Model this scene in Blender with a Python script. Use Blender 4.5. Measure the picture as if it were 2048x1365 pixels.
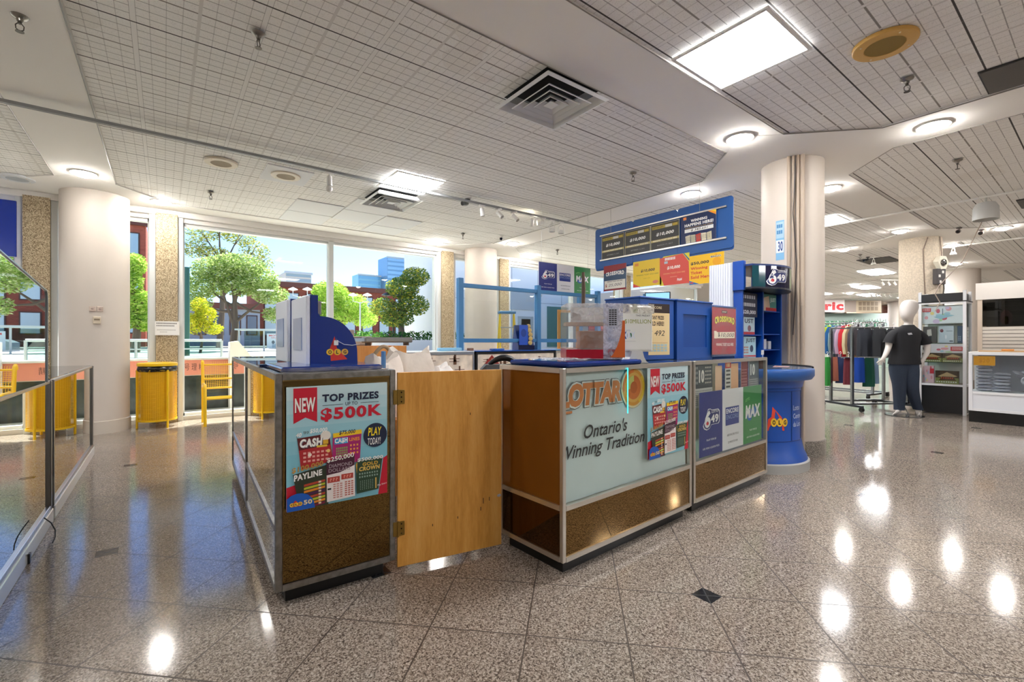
import bpy, bmesh, math, random
from mathutils import Vector, Matrix
for _o in list(bpy.data.objects): bpy.data.objects.remove(_o)
R = math.radians
SC = bpy.context.scene
COL = SC.collection
rnd = random.Random(7)

# ---------------------------------------------------------------- camera, view, sky, sun
cam_d = bpy.data.cameras.new('camera'); cam_d.sensor_width = 36; cam_d.lens = 16.13
cam_d.clip_start = .05; cam_d.clip_end = 600
cam = bpy.data.objects.new('camera', cam_d); COL.objects.link(cam)
cam.location = (0, 0, 1.14); cam.rotation_euler = (R(90), 0, R(-37.18))
SC.camera = cam
SC.view_settings.view_transform = 'Standard'; SC.view_settings.look = 'None'
SC.view_settings.gamma = 1; SC.view_settings.use_curve_mapping = False
SC.view_settings.exposure = 1.55
SC.cycles.max_bounces = 10; SC.cycles.diffuse_bounces = 5; SC.cycles.glossy_bounces = 5
SC.cycles.transparent_max_bounces = 24; SC.cycles.transmission_bounces = 6
SC.cycles.sample_clamp_indirect = 6
SC.cycles.caustics_reflective = False; SC.cycles.caustics_refractive = False

world = bpy.data.worlds.new('sky'); SC.world = world; world.use_nodes = True
nt = world.node_tree; nt.nodes.clear()
sky = nt.nodes.new('ShaderNodeTexSky'); sky.sky_type = 'NISHITA'; sky.sun_disc = False
sky.sun_elevation = R(46); sky.sun_rotation = R(40); sky.air_density = 1.0; sky.dust_density = .6; sky.ozone_density = 2.2
bg = nt.nodes.new('ShaderNodeBackground'); bg.inputs[1].default_value = .125
wo = nt.nodes.new('ShaderNodeOutputWorld')
tint = nt.nodes.new('ShaderNodeMix'); tint.data_type = 'RGBA'; tint.blend_type = 'MULTIPLY'; tint.inputs[0].default_value = 1
tint.inputs[7].default_value = (.60, .71, 1.04, 1); nt.links.new(sky.outputs[0], tint.inputs[6]); nt.links.new(tint.outputs[2], bg.inputs[0]); nt.links.new(bg.outputs[0], wo.inputs[0])

sun_d = bpy.data.lights.new('sun', 'SUN'); sun_d.energy = 6.5; sun_d.angle = R(.6); sun_d.color = (1, .95, .86)
sun = bpy.data.objects.new('sun', sun_d); COL.objects.link(sun)
sun.rotation_euler = Vector((.75, 1.0, 2.0)).to_track_quat('Z', 'Y').to_euler()

# ---------------------------------------------------------------- materials
def lin(h):
    h = h.lstrip('#'); out = []
    for i in (0, 2, 4):
        c = int(h[i:i+2], 16) / 255
        out.append(c/12.92 if c <= .04045 else ((c+.055)/1.055)**2.4)
    return (*out, 1)
_m = {}
def pm(hexc, rough=.5, metal=0, name=None, emit=0, spec=.5, bump=0, bscale=60, var=0):
    key = (hexc, rough, metal, emit, spec, bump, bscale, var)
    if key in _m: return _m[key]
    m = bpy.data.materials.new(name or 'surface_' + hexc.lstrip('#')); m.use_nodes = True
    t = m.node_tree; b = t.nodes['Principled BSDF']
    b.inputs['Base Color'].default_value = lin(hexc); b.inputs['Roughness'].default_value = rough
    b.inputs['Metallic'].default_value = metal; b.inputs['Specular IOR Level'].default_value = spec
    if emit:
        b.inputs['Emission Color'].default_value = lin(hexc); b.inputs['Emission Strength'].default_value = emit
    if bump or var:
        tc = t.nodes.new('ShaderNodeTexCoord'); n = t.nodes.new('ShaderNodeTexNoise'); n.inputs['Scale'].default_value = bscale
        n.inputs['Detail'].default_value = 5
        t.links.new(tc.outputs['Object'], n.inputs['Vector'])
        if bump:
            bp = t.nodes.new('ShaderNodeBump'); bp.inputs['Strength'].default_value = bump; bp.inputs['Distance'].default_value = .01
            t.links.new(n.outputs['Fac'], bp.inputs['Height']); t.links.new(bp.outputs[0], b.inputs['Normal'])
        if var:
            c = lin(hexc); r_ = t.nodes.new('ShaderNodeValToRGB')
            r_.color_ramp.elements[0].position = .35; r_.color_ramp.elements[1].position = .65
            r_.color_ramp.elements[0].color = tuple(x*(1-var) for x in c[:3]) + (1,)
            r_.color_ramp.elements[1].color = tuple(min(1, x*(1+var)) for x in c[:3]) + (1,)
            t.links.new(n.outputs['Fac'], r_.inputs[0]); t.links.new(r_.outputs[0], b.inputs['Base Color'])
    _m[key] = m; return m

class NT:
    """small helper that writes arithmetic as nodes"""
    def __init__(s, name):
        s.m = bpy.data.materials.new(name); s.m.use_nodes = True; s.t = s.m.node_tree
        s.b = s.t.nodes['Principled BSDF']
        g = s.t.nodes.new('ShaderNodeNewGeometry'); x = s.t.nodes.new('ShaderNodeSeparateXYZ')
        s.t.links.new(g.outputs['Position'], x.inputs[0]); s.pos = g.outputs['Position']
        s.x, s.y, s.z = x.outputs
    def op(s, o, a, b=0.0, c=None):
        n = s.t.nodes.new('ShaderNodeMath'); n.operation = o
        for i, v in enumerate((a, b) if c is None else (a, b, c)):
            if isinstance(v, (int, float)): n.inputs[i].default_value = v
            else: s.t.links.new(v, n.inputs[i])
        return n.outputs[0]
    def cell(s, v, pitch, off):      # signed distance to the nearest line of the family
        w = s.op('ADD', s.op('SUBTRACT', v, off), 1000*pitch + pitch/2)
        return s.op('SUBTRACT', s.op('MODULO', w, pitch), pitch/2)
    def line(s, v, pitch, off, half):
        return s.op('LESS_THAN', s.op('ABSOLUTE', s.cell(v, pitch, off)), half)
    def mix(s, fac, a, b):
        n = s.t.nodes.new('ShaderNodeMix'); n.data_type = 'RGBA'
        s.t.links.new(fac, n.inputs[0]) if not isinstance(fac, float) else setattr(n.inputs[0], 'default_value', fac)
        for i, v in ((6, a), (7, b)):
            if isinstance(v, str): n.inputs[i].default_value = lin(v)
            else: s.t.links.new(v, n.inputs[i])
        return n.outputs[2]
    def noise(s, scale, detail=3, rough=.5, vec=None):
        n = s.t.nodes.new('ShaderNodeTexNoise'); n.inputs['Scale'].default_value = scale
        n.inputs['Detail'].default_value = detail; n.inputs['Roughness'].default_value = rough
        s.t.links.new(vec or s.pos, n.inputs['Vector']); return n.outputs['Fac']
    def vor(s, scale):
        n = s.t.nodes.new('ShaderNodeTexVoronoi'); n.inputs['Scale'].default_value = scale
        s.t.links.new(s.pos, n.inputs['Vector']); return n
    def ramp(s, fac, stops):
        n = s.t.nodes.new('ShaderNodeValToRGB'); e = n.color_ramp.elements
        while len(e) < len(stops): e.new(.5)
        for i, (p, c) in enumerate(stops): e[i].position = p; e[i].color = lin(c)
        s.t.links.new(fac, n.inputs[0]); return n.outputs[0]
    def out(s, col, rough=.5, spec=.5, bump=None, bs=.3, bd=.01):
        s.t.links.new(col, s.b.inputs['Base Color'])
        if isinstance(rough, float): s.b.inputs['Roughness'].default_value = rough
        else: s.t.links.new(rough, s.b.inputs['Roughness'])
        s.b.inputs['Specular IOR Level'].default_value = spec
        if bump is not None:
            n = s.t.nodes.new('ShaderNodeBump'); n.inputs['Strength'].default_value = bs; n.inputs['Distance'].default_value = bd
            s.t.links.new(bump, n.inputs['Height']); s.t.links.new(n.outputs[0], s.b.inputs['Normal'])
        return s.m

def floor_material():
    s = NT('polished_granite')
    a = s.op('SUBTRACT', s.op('ADD', s.x, s.y), 0.0); b = s.op('SUBTRACT', s.x, s.y)
    ln = s.op('MAXIMUM', s.line(a, .545, 3.045, .0042), s.line(b, .545, .825, .0042))
    ca = s.cell(a, 2.18, 3.045); cb = s.cell(b, 2.18, .825)
    du = s.op('ABSOLUTE', s.op('MULTIPLY', s.op('ADD', ca, cb), .5)); dv = s.op('ABSOLUTE', s.op('MULTIPLY', s.op('SUBTRACT', ca, cb), .5))
    ins = s.op('MULTIPLY', s.op('LESS_THAN', du, .047), s.op('LESS_THAN', dv, .047))
    v = s.vor(210); n = s.noise(95, 6, .78)
    g = s.op('ADD', s.op('MULTIPLY', n, .72), s.op('MULTIPLY', v.outputs['Color'], .28))
    col = s.ramp(g, [(.36, '#2c2521'), (.43, '#655a50'), (.5, '#908478'), (.56, '#aca094'), (.66, '#cec3b7')])
    big = s.noise(1.3, 2)
    col = s.mix(s.op('MULTIPLY', big, .22), col, '#8d7d72')
    # each slab a shade of its own
    w = s.t.nodes.new('ShaderNodeTexWhiteNoise'); cx = s.t.nodes.new('ShaderNodeCombineXYZ')
    s.t.links.new(s.op('FLOOR', s.op('DIVIDE', s.op('SUBTRACT', a, 3.045), .545)), cx.inputs[0])
    s.t.links.new(s.op('FLOOR', s.op('DIVIDE', s.op('SUBTRACT', b, .825), .545)), cx.inputs[1])
    s.t.links.new(cx.outputs[0], w.inputs[0])
    col = s.mix(s.op('MULTIPLY', w.outputs[0], .12), col, '#6d635b')
    col = s.mix(ln, col, '#3e3329'); blk = s.ramp(n, [(.4, '#0d0d0e'), (.7, '#3a3a3c')])
    col = s.mix(ins, col, blk)
    rg = s.op('ADD', s.op('MULTIPLY', s.noise(3, 2), .05), s.op('ADD', .085, s.op('MULTIPLY', ln, .4)))
    return s.out(col, rg, .42)

def tile_material(name, pu, pv):
    s = NT(name)
    fu = s.line(s.x, .07625, pu, .0023); fv = s.line(s.y, .07625, pv, .0028)
    bar = s.line(s.x, .61, pu, .013); bar2 = s.line(s.x, .61, pu + .305, .009); dk = s.line(s.y, .61, pv, .0055); mid = s.line(s.y, .61, pv + .305, .006)
    sp = s.op('GREATER_THAN', s.noise(210, 3, .6), .62)
    col = s.mix(s.op('MULTIPLY', sp, .5), '#f2f1ee', '#a5a19c')
    st = s.noise(.9, 3); col = s.mix(s.op('MULTIPLY', s.op('GREATER_THAN', st, .66), .12), col, '#b8a88f')
    col = s.mix(s.op('MULTIPLY', fu, .32), col, '#77736f'); col = s.mix(s.op('MULTIPLY', fv, .58), col, '#5b5753')
    col = s.mix(s.op('MULTIPLY', mid, .8), col, '#88837c'); col = s.mix(bar2, col, '#dcdad6'); col = s.mix(bar, col, '#efeeeb')
    bedge = s.op('SUBTRACT', s.line(s.x, .61, pu, .0155), bar); col = s.mix(s.op('MULTIPLY', bedge, .5), col, '#55524f')
    col = s.mix(s.op('MULTIPLY', dk, .9), col, '#33302e')
    h = s.op('SUBTRACT', 1.0, s.op('MAXIMUM', fu, fv))
    return s.out(col, .85, .2, h, .25, .004)

def aggregate_material():
    s = NT('pebble_aggregate'); v = s.vor(95)
    col = s.ramp(s.noise(120, 3, .6), [(.34, '#5a4a3a'), (.44, '#9d8a6e'), (.55, '#c4b394'), (.66, '#e0d2b4')])
    return s.out(col, .8, .3, v.outputs['Distance'], .6, .006)

def wood_material(name, c1, c2, c3, scale=1.0):
    s = NT(name)
    tc = s.t.nodes.new('ShaderNodeTexCoord'); mp = s.t.nodes.new('ShaderNodeMapping'); mp.inputs['Scale'].default_value = (5*scale, 5*scale, .55*scale)
    s.t.links.new(tc.outputs['Object'], mp.inputs[0])
    n = s.noise(3.2, 6, .62, mp.outputs[0]); n2 = s.noise(34, 3, .6, mp.outputs[0])
    g = s.op('ADD', s.op('MULTIPLY', n, .75), s.op('MULTIPLY', n2, .25))
    return s.out(s.ramp(g, [(.3, c1), (.5, c2), (.7, c3)]), .38, .4)

def glass(tint='#ffffff', refl=1.0, ior=1.45, rough=.0):
    key = ('glass', tint, refl, ior, rough)
    if key in _m: return _m[key]
    m = bpy.data.materials.new('clear_glass'); m.use_nodes = True; t = m.node_tree; t.nodes.clear()
    tr = t.nodes.new('ShaderNodeBsdfTransparent'); tr.inputs[0].default_value = lin(tint)
    gl = t.nodes.new('ShaderNodeBsdfGlossy'); gl.inputs['Roughness'].default_value = rough
    fr = t.nodes.new('ShaderNodeLayerWeight'); fr.inputs[0].default_value = .5
    pw = t.nodes.new('ShaderNodeMath'); pw.operation = 'POWER'; pw.inputs[1].default_value = 5; t.links.new(fr.outputs['Facing'], pw.inputs[0])
    ma = t.nodes.new('ShaderNodeMath'); ma.operation = 'MULTIPLY_ADD'; r0 = ((ior-1)/(ior+1))**2; ma.inputs[1].default_value = 1-r0; ma.inputs[2].default_value = r0; t.links.new(pw.outputs[0], ma.inputs[0])
    mu = t.nodes.new('ShaderNodeMath'); mu.operation = 'MULTIPLY'; mu.inputs[1].default_value = refl; mu.use_clamp = True
    mx = t.nodes.new('ShaderNodeMixShader'); o = t.nodes.new('ShaderNodeOutputMaterial')
    t.links.new(ma.outputs[0], mu.inputs[0]); t.links.new(mu.outputs[0], mx.inputs[0])
    t.links.new(tr.outputs[0], mx.inputs[1]); t.links.new(gl.outputs[0], mx.inputs[2]); t.links.new(mx.outputs[0], o.inputs[0])
    _m[key] = m; return m

def milky(a=.35, c='#f4f4f4'):
    key = ('milky', a, c)
    if key in _m: return _m[key]
    m = bpy.data.materials.new('plastic_film'); m.use_nodes = True; t = m.node_tree; t.nodes.clear()
    tr = t.nodes.new('ShaderNodeBsdfTransparent'); p = t.nodes.new('ShaderNodeBsdfPrincipled'); p.inputs['Base Color'].default_value = lin(c); p.inputs['Roughness'].default_value = .12
    tc = t.nodes.new('ShaderNodeTexCoord'); n = t.nodes.new('ShaderNodeTexNoise'); n.inputs['Scale'].default_value = 22; n.inputs['Detail'].default_value = 4; n.inputs['Distortion'].default_value = 1.5
    bp = t.nodes.new('ShaderNodeBump'); bp.inputs['Strength'].default_value = .6; bp.inputs['Distance'].default_value = .01
    t.links.new(tc.outputs['Object'], n.inputs['Vector']); t.links.new(n.outputs['Fac'], bp.inputs['Height']); t.links.new(bp.outputs[0], p.inputs['Normal'])
    r = t.nodes.new('ShaderNodeMapRange'); r.inputs[1].default_value = .35; r.inputs[2].default_value = .7; r.inputs[3].default_value = a*.4; r.inputs[4].default_value = min(1, a*1.8)
    mx = t.nodes.new('ShaderNodeMixShader'); o = t.nodes.new('ShaderNodeOutputMaterial'); t.links.new(n.outputs['Fac'], r.inputs[0])
    t.links.new(r.outputs[0], mx.inputs[0]); t.links.new(tr.outputs[0], mx.inputs[1]); t.links.new(p.outputs[0], mx.inputs[2]); t.links.new(mx.outputs[0], o.inputs[0])
    _m[key] = m; return m

def emit(hexc, s, name='lamp_glow'):
    key = ('emit', hexc, s)
    if key in _m: return _m[key]
    m = bpy.data.materials.new(name); m.use_nodes = True; t = m.node_tree; t.nodes.clear()
    e = t.nodes.new('ShaderNodeEmission'); e.inputs[0].default_value = lin(hexc); e.inputs[1].default_value = s
    o = t.nodes.new('ShaderNodeOutputMaterial'); t.links.new(e.outputs[0], o.inputs[0]); _m[key] = m; return m

M = dict(
    alu=pm('#d6d1c8', .35, 1, 'brushed_aluminium', bump=.05, bscale=90), alu_dark=pm('#8e8b86', .35, 1, 'worn_aluminium', var=.2, bscale=30),
    chrome=pm('#d8d8d8', .12, 1, 'chrome'), plaster=pm('#f0eeea', .9, name='plaster', spec=.2), white=pm('#e9e7e3', .5, name='white_paint'),
    colpaint=pm('#d2c8be', .55, name='column_paint'), black=pm('#101011', .4, name='black_plastic'), kick=pm('#070707', .3, name='black_kickboard'),
    bronze=pm('#8a6f48', .004, 1, 'bronze_mirror', var=.06, bscale=3), mirror=pm('#dfe4e4', .015, 1, 'mirror_glass'),
    blue=pm('#0f4aa3', .35, name='blue_plastic'), dblue=pm('#0a2c7c', .3, name='dark_blue_plastic'), brown=pm('#7a4c1a', .3, name='brown_board', var=.12, bscale=4),
    yellow=pm('#f2c316', .35, name='yellow_enamel'), steelblue=pm('#3f7db0', .45, name='light_blue_paint'), cloth=pm('#e6ddd2', .8, name='canvas', bump=.5, bscale=14),
    agg=aggregate_material(), wood=wood_material('maple_veneer', '#bd7f31', '#dc9f4b', '#e8b264'), plank=wood_material('orange_ply', '#b87838', '#cf8f4c', '#daa25f'),
    glass=glass(), wglass=glass('#f4f8f6', .3), brick=None)

# ---------------------------------------------------------------- mesh helpers
def frame_of(d):
    d = d.normalized(); a = Vector((0, 0, 1)) if abs(d.z) < .9 else Vector((1, 0, 0))
    u = d.cross(a).normalized(); return u, d.cross(u).normalized()
class MB:
    def __init__(s): s.v = []; s.f = []; s.mi = []; s.ms = []; s.sm = []
    def mat(s, m):
        if m not in s.ms: s.ms.append(m)
        return s.ms.index(m)
    def add(s, vs, fs, m, smooth=False):
        k = len(s.v); s.v += [tuple(p) for p in vs]; i = s.mat(m)
        for f in fs: s.f.append([k + j for j in f]); s.mi.append(i); s.sm.append(smooth)
        return s
    def box(s, x0, x1, y0, y1, z0, z1, m, bev=0):
        if bev:
            b = bev; P = []
            for z, e in ((z0, b), (z0+b, 0), (z1-b, 0), (z1, b)):
                P += [(x0+e+b*(e == 0), y0+e, z), (x1-e-b*(e == 0), y0+e, z), (x1-e, y0+e+b*(e == 0), z), (x1-e, y1-e-b*(e == 0), z),
                      (x1-e-b*(e == 0), y1-e, z), (x0+e+b*(e == 0), y1-e, z), (x0+e, y1-e-b*(e == 0), z), (x0+e, y0+e+b*(e == 0), z)]
            F = [list(range(7, -1, -1)), list(range(24, 32))]
            for r in range(3):
                for j in range(8): F.append([r*8+j, r*8+(j+1) % 8, r*8+8+(j+1) % 8, r*8+8+j])
            return s.add(P, F, m)
        return s.add([(x0,y0,z0),(x1,y0,z0),(x1,y1,z0),(x0,y1,z0),(x0,y0,z1),(x1,y0,z1),(x1,y1,z1),(x0,y1,z1)],
                     [(0,3,2,1),(4,5,6,7),(0,1,5,4),(1,2,6,5),(2,3,7,6),(3,0,4,7)], m)
    def quad(s, a, b, c, d, m): return s.add([a, b, c, d], [(0, 1, 2, 3)], m)
    def tube(s, pts, r, m, n=10, cap=True):
        pts = [Vector(p) for p in pts]; rs = r if isinstance(r, (list, tuple)) else [r]*len(pts); P = []; F = []; u = None
        for i, p in enumerate(pts):
            d = (pts[min(i+1, len(pts)-1)] - pts[max(i-1, 0)])
            if d.length < 1e-9: d = Vector((0, 0, 1))
            d.normalize()
            if u is None: u, w = frame_of(d)
            else:
                u = (u - d*u.dot(d)); u = u.normalized() if u.length > 1e-6 else frame_of(d)[0]; w = d.cross(u).normalized()
            for j in range(n):
                a = 2*math.pi*j/n; P.append(p + (u*math.cos(a) + w*math.sin(a))*rs[i])
        for i in range(len(pts)-1):
            for j in range(n): F.append((i*n+j, i*n+(j+1) % n, (i+1)*n+(j+1) % n, (i+1)*n+j))
        if cap: F += [tuple(range(n-1, -1, -1)), tuple((len(pts)-1)*n+j for j in range(n))]
        return s.add(P, F, m, n > 5)
    def lathe(s, prof, m, n=32, c=(0, 0, 0), a0=0, a1=360, cap=True):
        full = abs(a1-a0) >= 360; k = n if full else n+1; P = []; F = []
        for r, z in prof:
            for j in range(k):
                a = R(a0 + (a1-a0)*j/n); P.append((c[0]+r*math.cos(a), c[1]+r*math.sin(a), c[2]+z))
        for i in range(len(prof)-1):
            for j in range(n if full else n): 
                j2 = (j+1) % k; F.append((i*k+j, i*k+j2, (i+1)*k+j2, (i+1)*k+j))
        if cap:
            if prof[0][0] > 1e-6: F.append(tuple(range(k-1, -1, -1)))
            if prof[-1][0] > 1e-6: F.append(tuple((len(prof)-1)*k+j for j in range(k)))
        return s.add(P, F, m, True)
    def ell(s, c, r, m, nu=16, nv=10, rot=None):
        P = []; F = []
        for i in range(nv+1):
            t = math.pi*i/nv
            for j in range(nu):
                a = 2*math.pi*j/nu; p = Vector((r[0]*math.sin(t)*math.cos(a), r[1]*math.sin(t)*math.sin(a), -r[2]*math.cos(t)))
                if rot: p.rotate(rot)
                P.append(p + Vector(c))
        for i in range(nv):
            for j in range(nu): F.append((i*nu+j, i*nu+(j+1) % nu, (i+1)*nu+(j+1) % nu, (i+1)*nu+j))
        return s.add(P, F, m, True)
    def prism(s, poly, axis, a, b, m, smooth=False):
        """extrude a 2-D outline: axis 'y' -> poly in (x,z), 'x' -> (y,z), 'z' -> (x,y)"""
        mk = {'y': lambda p, q: (p[0], q, p[1]), 'x': lambda p, q: (q, p[0], p[1]), 'z': lambda p, q: (p[0], p[1], q)}[axis]
        n = len(poly); P = [mk(p, a) for p in poly] + [mk(p, b) for p in poly]
        F = [tuple(range(n)), tuple(range(2*n-1, n-1, -1))] + [(j, (j+1) % n, n+(j+1) % n, n+j)[::-1] for j in range(n)]
        return s.add(P, F, m, smooth)
    def build(s, name, parent=None, loc=(0, 0, 0), rz=0, label=None, cat=None, group=None, kind=None):
        me = bpy.data.meshes.new(name); me.from_pydata(s.v, [], s.f)
        for m in s.ms: me.materials.append(m)
        me.polygons.foreach_set('material_index', s.mi); me.polygons.foreach_set('use_smooth', s.sm)
        me.update()
        bm = bmesh.new(); bm.from_mesh(me); bmesh.ops.recalc_face_normals(bm, faces=bm.faces); bm.to_mesh(me); bm.free()
        if any(s.sm):
            try: me.set_sharp_from_angle(angle=R(38))
            except Exception: pass
        o = bpy.data.objects.new(name, me); COL.objects.link(o); o.location = loc; o.rotation_euler = (0, 0, rz)
        if parent: o.parent = parent
        return tag(o, label, cat, group, kind)
def tag(o, label=None, cat=None, group=None, kind=None):
    for k, v in (('label', label), ('category', cat), ('group', group), ('kind', kind)):
        if v: o[k] = v
    return o
def thing(name, label, cat, loc=(0, 0, 0), rz=0, group=None):
    o = bpy.data.objects.new(name, None); COL.objects.link(o); o.empty_display_size = .1
    o.location = loc; o.rotation_euler = (0, 0, rz); return tag(o, label, cat, group)
def copy_tree(o, parent=None):
    c = o.copy(); COL.objects.link(c)
    if parent: c.parent = parent
    for ch in list(o.children): copy_tree(ch, c)
    return c
def place(o, loc, rz=None, label=None, group=None):
    o.location = loc
    if rz is not None: o.rotation_euler = (0, 0, rz)
    if label: o['label'] = label
    if group: o['group'] = group
    return o
def struct(o): o['kind'] = 'structure'; return o

_tc = {}
def text_poly(st, bold=0, shear=0, sp=1.0):
    key = (st, bold, shear, sp)
    if key in _tc: return _tc[key]
    cu = bpy.data.curves.new('lettering', 'FONT'); cu.body = st; cu.size = 1; cu.offset = bold; cu.shear = shear; cu.space_character = sp
    cu.resolution_u = 3; cu.fill_mode = 'BOTH'
    o = bpy.data.objects.new('lettering', cu); COL.objects.link(o)
    dg = bpy.context.evaluated_depsgraph_get(); me = o.evaluated_get(dg).to_mesh()
    vs = [(v.co.x, v.co.y) for v in me.vertices]; fs = [tuple(p.vertices) for p in me.polygons]
    o.evaluated_get(dg).to_mesh_clear(); bpy.data.objects.remove(o); bpy.data.curves.remove(cu)
    if not vs: vs = [(0, 0), (1, 0), (1, 1)]; fs = [(0, 1, 2)]
    x0 = min(v[0] for v in vs); x1 = max(v[0] for v in vs); y0 = min(v[1] for v in vs); y1 = max(v[1] for v in vs)
    vs = [((x-x0)/max(x1-x0, 1e-6), (y-y0)/max(y1-y0, 1e-6)) for x, y in vs]
    _tc[key] = (vs, fs); return _tc[key]

STEP = .00016
def draw(mb, items, w, h, layer=1, at=None, rough=.45):
    """printed shapes in fractions of the sheet (s from left, t from top), each item a hair in front of the one before"""
    if at is None: at = lambda s, t, L: (s*w, -L*STEP, (1-t)*h)
    for it in items:
        k = it[0]; c = it[-1] if k != 't' else it[6]
        m = c if not isinstance(c, str) else pm(c, rough)
        if k == 'r':
            _, s0, t0, s1, t1, _c = it
            mb.add([at(s0, t1, layer), at(s1, t1, layer), at(s1, t0, layer), at(s0, t0, layer)], [(0, 1, 2, 3)], m)
        elif k == 'p':
            P = it[1]; mb.add([at(s, t, layer) for s, t in P], [tuple(range(len(P)))[::-1]], m)
        elif k == 'c' or k == 'o':
            _, s, t, r, rt = it[:5]
            n = 32; P = [(s + r*math.cos(2*math.pi*i/n), t + rt*math.sin(2*math.pi*i/n)) for i in range(n)]
            if k == 'c': mb.add([at(a, b, layer) for a, b in P], [tuple(range(n))[::-1]], m)
            else:
                q = it[5]; Q = [(s + (r-q)*math.cos(2*math.pi*i/n), t + (rt-q*rt/r)*math.sin(2*math.pi*i/n)) for i in range(n)]
                mb.add([at(a, b, layer) for a, b in P+Q], [(i, n+i, n+(i+1) % n, (i+1) % n) for i in range(n)], m)
        elif k == 'g':   # grid of small rectangles
            _, s0, t0, s1, t1, nx, ny, fx, fy, _c = it
            V = []; F = []
            for i in range(nx):
                for j in range(ny):
                    a = s0+(s1-s0)*i/nx; b = t0+(t1-t0)*j/ny; a2 = a+(s1-s0)/nx*fx; b2 = b+(t1-t0)/ny*fy; n = len(V)
                    V += [at(a, b2, layer), at(a2, b2, layer), at(a2, b, layer), at(a, b, layer)]; F.append((n, n+1, n+2, n+3))
            mb.add(V, F, m)
        elif k == 't':
            _, st, s0, t0, s1, t1, c = it[:7]; o = it[7] if len(it) > 7 else {}
            vs, fs = text_poly(st, o.get('b', 0), o.get('sh', 0), o.get('sp', 1+2.4*o.get('b', 0))); sl = o.get('sl', 0)
            mb.add([at(s0+(s1-s0)*x, t1+(t0-t1)*y - sl*x, layer) for x, y in vs], fs, m)
        layer += 1
    return layer
def sheet(name, w, h, items, label=None, cat='poster', loc=(0, 0, 0), rz=0, tilt=0, th=.004, base='#f4f4f2', parent=None, group=None, kind=None, edge=None, rough=.45):
    """a flat printed board: origin at its lower left front corner, front looks along -y"""
    mb = MB(); mb.box(0, w, 0, th, 0, h, edge or pm(base, rough)); draw(mb, items, w, h, rough=rough)
    o = mb.build(name, parent, loc, rz, label, None if parent else cat, group, kind)
    if tilt: o.rotation_euler = (tilt, 0, rz)
    return o
# ---------------------------------------------------------------- the room
C = 2.98
P0 = M['plaster']
def plane(name, x0, x1, y0, y1, z, m, down=False):
    return struct(MB().box(x0, x1, y0, y1, z-.05 if not down else z, z if not down else z+.05, m).build(name))
plane('floor', -9, 40, -10, 8.25, 0, floor_material())
struct(MB().box(13.6, 40, 8.25, 17, -.05, 0, bpy.data.materials['polished_granite']).build('floor'))
struct(MB().box(13.7, 40, 8.3, 17, C+.012, C+.062, P0).build('ceiling'))
plane('ceiling', -9, 40, 2.05, 8.3, C+.012, tile_material('grooved_ceiling_tile', -.142, 3.444), True)
plane('ceiling', -9, 40, -10, 2.05, C+.012, tile_material('grooved_ceiling_tile_near', .03, 1.76), True)
mb = MB(); P = M['plaster']
for v0, v1 in ((1.79, 2.30), (7.68, 8.16), (-4.1, -3.6)): mb.box(-9, 40, v0, v1, C, C+.011, P)
for i, (u0, u1) in enumerate(((-.97, -.45), (4.93, 5.52), (10.65, 11.25), (16.3, 16.9), (22.2, 22.8), (-6.9, -6.35))): mb.box(u0, u1, -10, 8.16, C-.001, C+.011, P)
for cu in (-.71, 5.22, 10.94, 16.6, 22.5):
    for cv in (2.05, 7.95, -3.85):
        mb.prism([(cu-1.09, cv), (cu, cv-1.09), (cu+1.09, cv), (cu, cv+1.09)], 'z', C-.002, C+.011, P)
struct(mb.build('ceiling'))
# thin metal edge where tile meets plaster
mb = MB(); e = pm('#8d8a85', .5)
for (a, b) in (((-.45, 2.30), (-.45, 7.1)), ((-.45, 2.30), (4.36, 2.30)), ((4.36, 2.30), (4.93, 2.88)), ((4.93, 2.88), (4.93, 7.1)), ((-.97, -3), (-.97, 7.1)), ((-.97, 1.79), (4.38, 1.79)),
               ((4.38, 1.79), (4.93, 1.22)), ((4.93, 1.22), (4.93, -3)), ((5.52, 1.28), (5.52, -3)), ((5.52, 1.28), (6.03, 1.79)), ((6.03, 1.79), (10.1, 1.79)), ((5.52, 2.8), (5.52, 7.1)), ((6.03, 2.3), (10.1, 2.3))):
    mb.tube([(a[0], a[1], C-.003), (b[0], b[1], C-.003)], .0045, e, 4)
struct(mb.build('trim_1'))
struct(MB().box(-9.2, 40, -10.2, -10, 0, 3.0, M['white']).build('wall_back'))
struct(MB().box(-9.2, -9, -10, 8.4, 0, 3.0, M['white']).build('wall_left'))
struct(MB().box(40, 40.2, -10, 17, 0, 3.0, pm('#b49c86', .8)).build('wall_right'))
struct(MB().box(13.6, 40, 17, 17.2, 0, 3.0, pm('#b49c86', .8)).build('wall_far'))
struct(MB().box(13.6, 13.8, 8.25, 17, 0, 3.0, pm('#c9bdb0', .8)).build('wall_return'))

# window wall at v = 8.15
wf = pm('#d9dcdb', .45, name='window_frame_paint')
mb = MB(); mb.box(-9, 13.8, 8.10, 8.45, 2.84, 3.05, M['white']); mb.box(-9, 13.8, 8.04, 8.12, 2.90, 2.98, M['white']); struct(mb.build('wall_front'))
mb = MB(); mb.box(-9, 13.8, 8.10, 8.35, -.02, .06, pm('#c9c6c0', .5)); struct(mb.build('trim_2'))
piers = ((-1.368, -1.13), (-.09, .154), (4.36, 4.62), (5.76, 6.0), (9.9, 10.15), (-6.5, -6.2))
for k, (a, b) in enumerate(piers):
    struct(MB().box(a, b, 8.02, 8.42, 0, 2.92, M['agg']).build('wall_pier'))
    mb = MB()
    for x0, x1 in ((a-.075, a-.002), (b+.002, b+.065)): mb.box(x0, x1, 8.06, 8.30, 0, 2.9, wf, .004)
    struct(mb.build('trim_%d' % (3+k)))
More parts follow.
